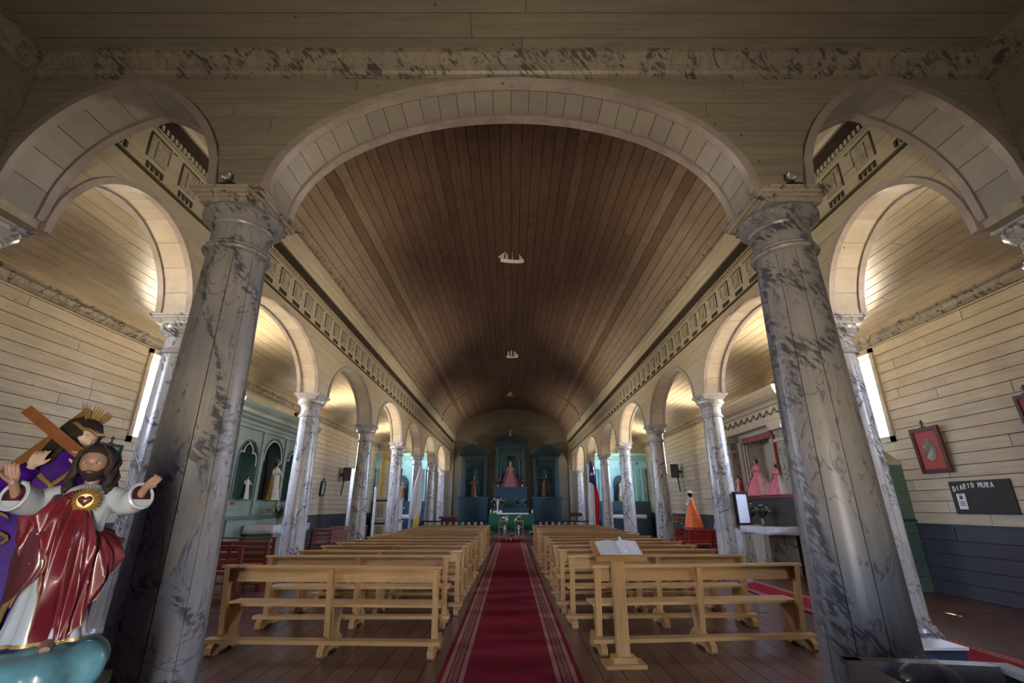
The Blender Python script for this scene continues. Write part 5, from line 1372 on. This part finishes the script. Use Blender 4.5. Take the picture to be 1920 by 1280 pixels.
tag(MB().box(-.17, .17, -.1, .1, 0, .32).build('stone_block', M['trim']), 'small stone coloured block under the white statue', 'block').location = (6.55, 29.33, 1.861)
figure('statue', 'group figure with silver crown in the dark turquoise niche, white drape side', (-6.45, 29.32, 1.862), 0, 1.15, ('brown', 'frame_black'), hat='halo')
bouquet('flower_vase', 'flowers in a vase at the foot of the turquoise niche, lectern side', (6.60, 28.5, 1.14), ['petal_pink', 'petal_violet', 'petal_white', 'leaf'], .35, .30, 18, 'silver', fs=.05, sd=21)
bouquet('flower_vase', 'flowers in a vase before the turquoise niche, white drape side', (-6.2, 28.5, 1.14), ['petal_white', 'leaf', 'petal_violet'], .28, .22, 12, 'silver', fs=.05, sd=22)

# white two-tier side altar with yellow drape (left)
t = thing('side_altar', 'white two tier side altar with painted medallion panels between the columns', 'altar', (-5.98, 24.0, 0))
for z0, z1, w in ((0, .85, .62), (.98, 1.88, .58)):
    MB().box(-w, w, .0, .9, z0, z1).build('tier_body', M['white'], t)
    MB().box(-w - .05, w + .05, -.05, .92, z1, z1 + .10).build('tier_top', M['trim'], t)
    MB().box(-w, w, -.02, 0, z1 - .10, z1).build('dark_band', M['bluebox'], t)
    for x in (-.27, .30):
        MB().box(x - .23, x + .23, -.025, 0, z0 + .06, z1 - .14).build('panel', M['trim'], t)
        mb = MB(); P = [(x + .13 * sin(2*pi*k/16) * (1 + .25 * cos(4*pi*k/16)), (z0 + z1 - .1) / 2 + .27 * cos(2*pi*k/16)) for k in range(17)]
        mb.tube([(u, -.03, v) for u, v in P], .012, 6); mb.tube([(x + .05 * sin(2*pi*k/10), -.03, (z0 + z1 - .1) / 2 + .13 * cos(2*pi*k/10)) for k in range(11)], .010, 6)
        mb.build('medallion', M['lineart'], t, True)
MB().box(-.62, .30, .55, .75, 1.98, 4.05).build('white_post', M['white'], t)
mb = MB(); mb.box(-.75, .45, .35, .95, 4.05, 4.15); mb.build('canopy', M['trim'], t)
mb = MB()
for k in range(14): mb.lathe([(.02, 0), (.04, .03), (.01, .06)], 6, (-.72 + k * .087, .36, 4.15))
tag(mb.build('canopy_cresting', M['white'], t), kind='stuff')
mb = MB(); mb.tube([(-.42 + .02 * sin(k), .50 + .03 * sin(k * 1.7), 4.03 - .152 * k) for k in range(21)], [.05 + .012 * sin(k * 2.1) for k in range(21)], 8); mb.tube([(-.42, .50, 3.98), (-.15, .48, 3.80), (.15, .50, 3.95), (.30, .50, 4.0)], [.06, .08, .07, .05], 8)
yd = mb.build('yellow_garland', M['yellow'], None, True); yd.location = (-5.98, 23.97, 0); tag(yd, 'yellow garland draped down the white post of the side altar', 'garland')
mb = MB(); mb.tube([(-.36, -.10, 3.6 - .3 * k) for k in range(11)], [.03] * 11, 6)
t = thing('framed_picture', 'large dark framed picture leaning back on the white side altar', 'picture', (-5.72, 24.12, 1.985), radians(0))
Rm = Matrix.Rotation(radians(-12), 4, 'X')
for b in ((-.30, .30, 0, .04, 1.30, 1.40), (-.30, .30, 0, .04, 0, .10), (-.30, -.22, 0, .04, .10, 1.30), (.22, .30, 0, .04, .10, 1.30)): MB().box(*b).xf(Rm).build('frame_rail', M['frame'], t)
MB().box(-.22, .22, .015, .03, .10, 1.30).xf(Rm).build('print', M['print_multi'], t)
# white banner and post at the third column
def drape(name, label, loc, rz, rows, mat, cat, thick=.008, amp=.02):
    mb, G = sheet(rows, thick, 6, amp); o = mb.build(name, mat if not isinstance(mat, str) else M[mat], None, True, ang=70); o.location = loc; o.rotation_euler = (0, 0, rz); return tag(o, label, cat)
drape('white_banner', 'narrow white cloth banner beside the third column under the loudspeaker', (-6.35, 20.3, 0), 0, [[(-.28, 0, 3.05), (-.30, .02, 1.5), (-.33, 0, .01)], [(.02, .03, 3.05), (.0, -.02, 1.5), (.02, .02, .01)], [(.22, 0, 3.0), (.22, .02, 1.5), (.20, 0, .01)]], 'whitecloth', 'banner')
t = thing('post', 'slim white wooden post with a round foot beside the third column', 'post', (-5.3, 19.4, 0))
MB().lathe([(.14, 0), (.14, .05), (.08, .09), (.05, .12), (.045, 2.2), (.06, 2.22), (.03, 2.3)], 16).build('shaft', M['white'], t, True)

# ------------------------------------------------------------------ high altar (end wall)
def blue_unit(cx, w, zb, z0, z1, zped, nich, label):
    t = thing('altarpiece', label, 'altarpiece', (cx, 37.3, 0)); h = w / 2
    MB().box(-h - .06, h + .06, -.45, .62, 0, zb - .14).build('base_block', M['blue'], t)
    MB().box(-h - .16, h + .16, -.55, .62, zb - .14, zb).build('base_shelf', M['blue'], t)
    a, zs, hh, zn = nich
    planks(t, 'y', .0, .04, -h, h, zb, z1, .5, 9, M['blue'], [lambda v: ell(0, a, zs, hh)(v) if v > zn - .3 else None])
    MB().box(-h, h, .04, .62, z1 - .02, z1).build('top_panel', M['blue'], t)
    mb = MB(); mb.box(-h, -h + .03, .04, .62, zb, z1); mb.box(h - .03, h, .04, .62, zb, z1); mb.build('side_panel', M['blue'], t)
    MB().box(-a - .02, a + .02, .5, .53, zn, zs + hh + .1).build('niche_back', M['turq_dark'], t)
    mb = MB(); P = curve_pts(0, a, zs, hh, n=20, foot=zs - zn); O = offset_pts(P, .03)
    mb.loft([[(i[0], .04, i[1]), (o[0], .04, o[1]), (o[0], .5, o[1]), (i[0], .5, i[1])] for i, o in zip(P, O)]); mb.build('niche_reveal', M['blue_line'], t, True)
    arch_trim(t, 0, a + .08, zs, hh + .08, -.02, M['blue'], .05, zs - zn)
    for s in (-1, 1):
        MB().box(*sorted((s * (h - .28), s * (h - .06))), -.10, 0, zb, z1 - .25).build('pilaster', M['blue'], t)
        MB().box(*sorted((s * (h - .32), s * (h - .02))), -.13, 0, z1 - .25, z1 - .15).build('pilaster_cap', M['blue_line'], t)
    MB().box(-h + .3, h - .3, -.05, 0, z1 - .75, z1 - .35).build('frieze_panel', M['blue_line'], t)
    cornice_x(t, -h - .15, h + .15, z1 - .15, [(0, 0), (.10, 0), (.14, .08), (.24, .14), (.28, .22), (0, .22)], 0, M['blue'])
    MB().prism([(-h - .1, z1 + .07), (h + .1, z1 + .07), (0, zped)], -.12, .35, 'y').build('pediment', M['blue_line'], t)
    for s in (-1, 1):
        mb = MB(); mb.bar((s * (h + .18), .08, z1 + .10), (0, .08, zped + .06), .5, .07, (0, 1, 0)); mb.xf(Matrix.Identity(4)); mb.build('raking_cornice', M['blue'], t)
    return t
blue_unit(-2.78, 2.0, 2.25, 2.25, 5.35, 5.95, (.60, 4.0, .55, 2.3), 'dark blue altarpiece with a pediment, the one behind the red box stand')
blue_unit(2.66, 2.0, 2.25, 2.25, 5.35, 5.95, (.60, 4.0, .55, 2.3), 'dark blue altarpiece with a pediment, the one nearest the striped flag')
blue_unit(-.05, 2.35, 2.95, 2.9, 6.2, 6.75, (.62, 4.7, .6, 3.0), 'tall dark blue central altarpiece holding the pink dressed figure')
figure('statue', 'pink dressed crowned figure in the central dark blue altarpiece', (-.05, 37.12, 2.952), 0, 1.85, ('rose', 'rose_dark'), hat='crown', wide=1.8)
figure('statue', 'dark robed figure with staff in the blue niche behind the red box stand', (-2.78, 37.08, 2.252), 0, 1.55, ('brown', 'frame_black'), arms='side')
figure('statue', 'dark robed figure with a white book in the blue niche nearest the striped flag', (2.66, 37.08, 2.252), 0, 1.65, ('frame_black', 'brown'), arms='out')
figure('statue', 'tiny pale figure standing on the peak of the central altarpiece', (-.05, 37.35, 6.80), 0, .6, ('whitecloth', 'trim'), arms='side')
for i, (x, lb) in enumerate(((-.95, 'vase of reddish flowers in the central altarpiece on its red box side'), (.85, 'vase of reddish flowers in the central altarpiece on its flag side'))):
    bouquet('flower_vase', lb, (x, 36.95, 2.952), ['petal_pink', 'leaf', 'crimson'], .45, .28, 14, 'white', fs=.07, sd=31 + i)
for i, (x, y, z, lb) in enumerate(((-1.35, 36.6, 2.25, 'x'),)):
    pass
# communion rail
for s in (-1, 1):
    t = thing('altar_rail', 'black topped altar rail with white balusters on the %s side' % SIDE[s], 'railing', (s * 2.95, 26, 0), 0, 'altar rails')
    MB().box(-1.6, 1.6, -.06, .06, .82, .88).build('handrail', M['blackiron'], t); MB().box(-1.6, 1.6, -.05, .05, .0, .08).build('bottom_rail', M['blackiron'], t)
    bm_ = MB().lathe([(.05, .08), (.03, .14), (.05, .3), (.02, .42), (.028, .55), (.075, .78), (.085, .82)], 10).mesh('baluster', M['white'], True)
    for k in range(10): link('baluster', bm_, t, (-1.44 + k * .32, 0, 0))
    for x in (-1.6, 1.6): MB().box(x - .06, x + .06, -.06, .06, 0, .88).build('post', M['blackiron'], t)
# steps and green altar table
tag(MB().box(-4.7, 4.7, 26.2, 37.98, .001, .14).build('trim_6', M['floor']), kind='structure')
tag(MB().box(-1.1, 1.1, 25.6, 26.2, .013, .075).build('trim_7', M['mat_red']), kind='structure')
t = thing('altar_table', 'long altar table under the green cloth before the blue altarpieces', 'table', (.02, 31, .141))
for x in (-1.2, 1.2): MB().box(x - .08, x + .08, -.35, .35, 0, .98).build('leg', M['brown'], t)
MB().box(-1.34, 1.34, -.42, .42, .98, 1.02).build('table_top', M['brown'], t)
cloth_over('green_cloth', 'green altar cloth hanging to the floor from the long altar table', (.02, 31, .141), 0, 2.7, .86, 1.022, .95, 'green')
cloth_over('white_runner', 'narrow white runner on top of the green altar cloth', (.10, 31, .150), 0, 1.9, .90, 1.03, .07)
t = thing('crucifix', 'pale crucified figure rising from white flowers on the green altar', 'crucifix', (-.82, 30.9, 1.182))
MB().box(-.16, .16, -.1, .1, 0, .04).build('foot_block', M['blackiron'], t)
mb = MB(); mb.tube([(0, 0, .04), (0, 0, .35), (0, -.01, .62), (0, -.01, .72)], [.035, .04, .06, .035], 10); mb.ball((0, -.02, .80), .05, 10, 8)
for s in (-1, 1): mb.tube([(s*.03, -.01, .68), (s*.16, -.01, .80), (s*.28, -.01, .90)], [.028, .022, .018], 8)
mb.build('body', M['skin_pale'], t, True)
mb = MB(); mb.box(-.02, .02, .015, .04, .04, 1.0); mb.bar((-.3, .03, .93), (.3, .03, .93), .03, .03); mb.build('cross', M['blackiron'], t)
mb = MB()
for k in range(16): a = 2*pi*k/16; mb.ball((.22*cos(a), .1*sin(a) - .02, .07 + .05 * sin(k*1.9)), .05, 8, 6)
mb.build('flower_wreath', M['petal_white'], t, True)
for i, (x, lb) in enumerate(((-1.25, 'white candle at the crucifix end of the green altar'), (1.30, 'white candle at the far end of the green altar from the crucifix'))):
    t = thing('candle', lb, 'candle', (x, 30.8, 1.178)); MB().lathe([(.06, 0), (.06, .015), (.03, .03)], 12).build('holder', M['gold'], t); MB().lathe([(.035, .02), (.035, .2), (.02, .205)], 12).build('wax', M['petal_white'], t)
for i, (x, y, z, lb, c) in enumerate(((-1.25, 36.3, 2.25, 'dark leafy bouquet with pale blooms above the crucifix', ['petal_white', 'leaf', 'leaf']), (1.15, 36.3, 2.25, 'dark leafy bouquet with pale blooms on the flag side of the altar', ['petal_white', 'leaf', 'gold']))):
    pass
tb = thing('credence', 'low blue ledge carrying bouquets in front of the central altarpiece', 'table', (-.05, 36.35, .141)); MB().box(-1.35, 1.35, -.2, .2, 0, 1.35).build('ledge_body', M['blue'], tb); MB().box(-1.42, 1.42, -.26, .24, 1.35, 1.42).build('ledge_top', M['blue_line'], tb)
for i, (x, lb, c) in enumerate(((-1.15, 'bouquet of pale flowers on the blue ledge at the crucifix end', ['petal_white', 'leaf', 'gold']), (-.55, 'small dark bouquet on the blue ledge beside the crucifix', ['leaf', 'petal_white', 'leaf']), (.55, 'leafy bouquet on the blue ledge near the middle', ['leaf', 'petal_white']), (1.1, 'bouquet of pale flowers on the blue ledge at the flag end', ['petal_white', 'leaf', 'gold']))):
    bouquet('flower_vase', lb, (-.05 + x, 36.3, 1.562), c, .42, .26, 12, 'silver', fs=.06, sd=41 + i)
# bouquets by the chairs
for i, (x, y, z, lb) in enumerate(((-1.12, 24.3, 0, 'bunch of pale flowers on the floor at the last pew end, red box side'), (1.12, 24.3, 0, 'bunch of pale flowers on the floor at the last pew end, flag side'), (.0, 24.7, .013, 'small violet posy on the carpet between the two chairs'))):
    bouquet('floor_bouquet', lb, (x, y, z), ['petal_white', 'petal_white', 'leaf'] if i < 2 else ['petal_violet', 'petal_white'], .55 if i < 2 else .2, .22 if i < 2 else .12, 16, 'white', fs=.06, sd=51 + i)
for i, (x, lb) in enumerate(((-.38, 'white lily arrangement behind the chair on the crucifix side'), (.45, 'white lily arrangement behind the other chair'))):
    t = bouquet('lily_arrangement', lb, (x, 29.6, .141), ['petal_white', 'petal_white', 'leaf'], .55, .24, 14, 'white', fs=.08, sd=61 + i, vh=.4)
# two spindle back chairs
def chair_proto(label):
    t = thing('chair', label, 'chair', group='pale wooden chairs before the altar')
    for x in (-.18, .18):
        MB().box(x - .018, x + .018, -.22, -.185, 0, .92).build('rear_leg', M['pine_up'], t); MB().box(x - .018, x + .018, .16, .195, 0, .44).build('front_leg', M['pine_up'], t)
    MB().box(-.21, .21, -.22, .21, .44, .47).build('seat', M['darkred'], t)
    MB().box(-.2, .2, -.215, -.19, .86, .92).build('top_rail', M['pine'], t); MB().box(-.18, .18, -.215, -.19, .58, .62).build('lower_rail', M['pine'], t)
    for x in (-.07, .07): MB().box(x - .012, x + .012, -.21, -.195, .62, .86).build('spindle', M['pine_up'], t)
    MB().box(-.18, .18, -.21, -.195, .2, .23).build('stretcher', M['pine'], t)
    return t
c1 = chair_proto('pale spindle back chair before the altar, the one on the crucifix side'); c1.location = (-.40, 24.75, .013)
dup(c1, (.40, 24.75, .013), .02, 'pale spindle back chair before the altar, the one on the striped flag side')
# red box stand, music stand
t = thing('stand', 'dark red box shaped stand behind the altar rail', 'stand', (-3.35, 27.4, .141)); MB().box(-.42, .42, -.3, .3, 0, .82).build('body', M['darkred'], t); MB().box(-.52, .52, -.38, .38, .82, .92).build('top_board', M['darkred'], t); MB().box(-.3, .3, -.32, -.3, .15, .7).build('front_panel', M['darkred'], t)
mb = MB(); mb.box(-.02, .02, -.335, -.32, .3, .58); mb.box(-.08, .08, -.335, -.32, .46, .49); mb.build('cross', M['gold'], t)
t = thing('music_stand', 'thin black folding music stand beside the striped flag', 'stand', (3.55, 27.2, .141))
mb = MB(); mb.tube([(0, 0, .25), (0, 0, .95)], .012, 6); mb.build('pole', M['blackiron'], t)
for k in range(3): a = 2*pi*k/3; mb = MB(); mb.tube([(0, 0, .3), (.25*cos(a), .25*sin(a), .008)], .01, 6); mb.build('leg', M['blackiron'], t)
MB().box(-.32, .32, -.01, .01, 0, .26).xf(Matrix.Translation((0, -.02, .93)) @ Matrix.Rotation(radians(-50), 4, 'X')).build('desk', M['blackiron'], t)
# flags
def starpts(cx, cz, r):
    return [(cx + (r if k % 2 == 0 else r * .4) * sin(pi * k / 5), cz + (r if k % 2 == 0 else r * .4) * cos(pi * k / 5)) for k in range(10)]
t = thing('flag', 'white, red and blue flag with a white star hanging from a pole', 'flag', (4.15, 25.4, 0))
mb = MB(); mb.tube([(.0, .05, 0), (.0, .05, 3.95)], .018, 8); mb.ball((0, .05, 3.98), .035, 8, 6); mb.build('pole', M['brown'], t, True)
mb = MB(); mb.lathe([(.2, 0), (.2, .04), (.04, .06)], 20, (0, .05, 0)); mb.build('pole_foot', M['brown'], t)
blue_ = flat('flag blue', (.018,.03,.16), .8); red_ = flat('flag red', (.55,.012,.02), .8)
mb, G = sheet([[(-.02, 0, 3.88), (-.10, -.02, 3.2), (-.12, 0, 2.75)], [(.02, -.03, 3.85), (.07, -.05, 3.2), (.14, -.03, 2.60)], [(.04, 0, 3.82), (.18, 0, 3.1), (.26, 0, 2.50)]], .008, 6, .015); mb.build('blue_canton', blue_, t, True, ang=70)
mb, G = sheet([[(-.12, 0, 2.78), (-.17, .01, 1.8), (-.22, 0, .60)], [(.0, -.04, 2.70), (-.02, -.06, 1.8), (-.04, -.04, .56)], [(.12, 0, 2.62), (.12, 0, 1.8), (.12, 0, .60)]], .008, 6, .02); mb.build('white_stripe', M['whitecloth'], t, True, ang=70)
mb, G = sheet([[(.10, 0, 2.64), (.10, 0, 1.8), (.10, 0, .60)], [(.20, -.04, 2.55), (.24, -.06, 1.8), (.20, -.04, .55)], [(.26, 0, 2.52), (.36, 0, 1.9), (.28, 0, .60)]], .008, 6, .02); mb.build('red_stripe', red_, t, True, ang=70)
MB().prism(starpts(.02, 3.15, .12), -.085, -.075, 'y').build('white_star', M['white'], t)
t = thing('flag', 'white and yellow flag hanging against the fourth column', 'flag', (-4.62, 25.1, 0))
mb = MB(); mb.tube([(.0, .08, 0), (.0, .08, 3.7)], .018, 8); mb.build('pole', M['brown'], t, True); MB().lathe([(.2, 0), (.2, .04), (.04, .06)], 20, (0, .08, 0)).build('pole_foot', M['brown'], t)
mb, G = sheet([[(-.06, 0, 3.62), (-.32, -.01, 2.4), (-.42, 0, 1.0)], [(.0, -.03, 3.6), (-.06, -.06, 2.4), (-.10, -.04, .98)], [(.04, 0, 3.58), (.14, 0, 2.4), (.10, 0, 1.35)]], .008, 6, .02); mb.build('white_half', M['whitecloth'], t, True, ang=70)
mb, G = sheet([[(-.20, .0, 1.12), (-.24, 0, .7), (-.28, 0, .25)], [(-.08, -.05, 1.05), (-.08, -.06, .7), (-.14, -.04, .22)], [(.08, 0, 1.35), (.06, 0, .85), (-.04, 0, .30)]], .008, 6, .02); mb.build('yellow_half', M['yellow'], t, True, ang=70)

# orange caped figure on a stand
t = thing('pedestal', 'dark low stand under the orange caped figure', 'pedestal', (6.7, 18.6, 0)); MB().box(-.35, .35, -.3, .3, 0, .1).build('plinth', M['tray'], t); MB().box(-.3, .3, -.25, .25, .1, .78).build('body', M['tray'], t)
figure('statue', 'figure in an orange tulle cape with long black hair and a straw hat', (6.7, 18.6, .782), radians(-118), 1.32, ('whitecloth', 'orange'), hat='straw', wide=1.5)
bouquet('flower_vase', 'dark dried flower bunch beside the orange caped figure', (6.22, 18.5, .0), ['leaf', 'petal_white', 'leaf'], .75, .22, 16, 'tray', fs=.03, sd=71, vh=.55)
t = thing('side_table', 'small reddish brown table near the turquoise altarpiece, lectern side', 'table', (7.15, 22.0, 0)); MB().box(-.55, .55, -.3, .3, .92, 1.12).build('table_top', M['brown'], t)
for x in (-.5, .5):
    for y in (-.25, .25): MB().box(x - .03, x + .03, y - .03, y + .03, 0, .92).build('leg', M['brown'], t)

# candle table by the first column on the statue side
t = thing('votive_table', 'black table crowded with small candle holders behind the red-cloaked statue', 'table', (-5.55, 7.15, 0)); MB().box(-.35, .35, -.22, .22, .74, .78).build('table_top', M['black'], t)
for x in (-.32, .32):
    for y in (-.19, .19): MB().box(x - .02, x + .02, y - .02, y + .02, 0, .74).build('leg', M['black'], t)
rnd = random.Random(3); cp = None
for i in range(8):
    for j in range(4):
        x, y = -5.55 - .30 + i * .085, 7.15 - .16 + j * .105
        if cp is None:
            cp = thing('candle_cup', 'small metal candle cup on the black table behind the crimson statue', 'candle', (x, y, .781), 0, 'candle cups on the black table')
            MB().lathe([(.022, 0), (.028, .03), (.024, .03), (.02, .008)], 10).build('cup', M['silver'], cp, True); MB().lathe([(.019, .006), (.019, .045), (.004, .05)], 8).build('wax', M['petal_white'], cp)
        else: dup(cp, (x, y, .781), 0, cp['label'])

# ------------------------------------------------------------------ hanging ship models
def ship(label, loc, L_, sails, top, hull='white', rz=0, cabin=False):
    t = thing('ship_model', label, 'ship model', loc, rz); n = 12; mb = MB(); rings = []
    for k in range(n + 1):
        u = k / n; x = -L_/2 + L_ * u; w = L_ * .10 * sin(pi * min(1, .08 + u * .92)) ** .6; zt = L_ * (.055 + .09 * (2*u - 1) ** 2); zb = -L_ * .05 * sin(pi * u) ** .4
        rings.append([(x, -w, zt), (x, -w * .8, (zt + zb) / 2), (x, 0, zb), (x, w * .8, (zt + zb) / 2), (x, w, zt)])
    mb.loft(rings); mb.build('hull', M[hull], t, True, ang=50)
    mb = MB(); mb.tube([(L_ * .46, 0, L_ * .12), (L_ * .62, 0, L_ * .17)], L_ * .008, 6); mb.build('bowsprit', M['brown'], t)
    for x, hgt, pts in sails:
        if hgt: mb = MB(); mb.tube([(x * L_, 0, 0), (x * L_, 0, hgt * L_)], L_ * .010, 6); mb.build('mast', M['brown'], t)
        if pts:
            mb = MB(); mb.prism([(a * L_, b * L_) for a, b in pts], -.004, .004, 'y'); mb.build('sail', M['whitecloth'], t)
    mb = MB(); mb.tube([(0, 0, L_ * .08), (0, 0, top - loc[2])], .005, 5); mb.build('hanging_wire', M['lineart'], t)
    return t
VT = VZ + VB - .01
ship('white and green sailing ship model hanging nearest under the vault', (0.03, 10, 7.06), .56, [(-.28, .50, [(-.62, .20), (-.30, .48), (-.36, .14)]), (-.27, 0, [(-.27, .45), (-.30, .12), (-.18, .12), (-.17, .30)]), (.02, .58, [(.0, .56), (-.02, .12), (.04, .12), (.03, .3)]), (.30, .44, [(.28, .42), (.30, .12), (.52, .10)])], VT, 'white', .1)
ship('white three masted ship model, second one along the vault', (0.05, 18, 7.18), .46, [(-.30, .62, [(-.40, .12), (-.38, .5), (-.30, .6), (-.24, .12)]), (-.05, .72, [(-.14, .12), (-.12, .55), (-.05, .7), (.02, .12)]), (.2, .62, [(.12, .12), (.14, .5), (.22, .6), (.28, .12)]), (.4, 0, [(.24, .5), (.58, .14), (.32, .12)])], VT)
ship('small dark hulled boat model with one cream sail, farthest along the vault', (-.03, 27, 7.62), .52, [(.1, .62, [(-.45, .12), (.08, .6), (.08, .12)]), (.2, 0, [(.14, .6), (.14, .12), (.22, .12)])], VT, 'brown')
# sprig ornaments on abaci tops and little black figures
tag(MB().ball((0, 0, .12), .07, 10, 8).tube([(0, 0, 0), (0, 0, .1)], .05, 8).build('altar_finial', M['lineart'], None, True), 'small dark finial on the top edge of the pale green altarpiece', 'ornament').location = (-6.95, 15.2, 4.262)
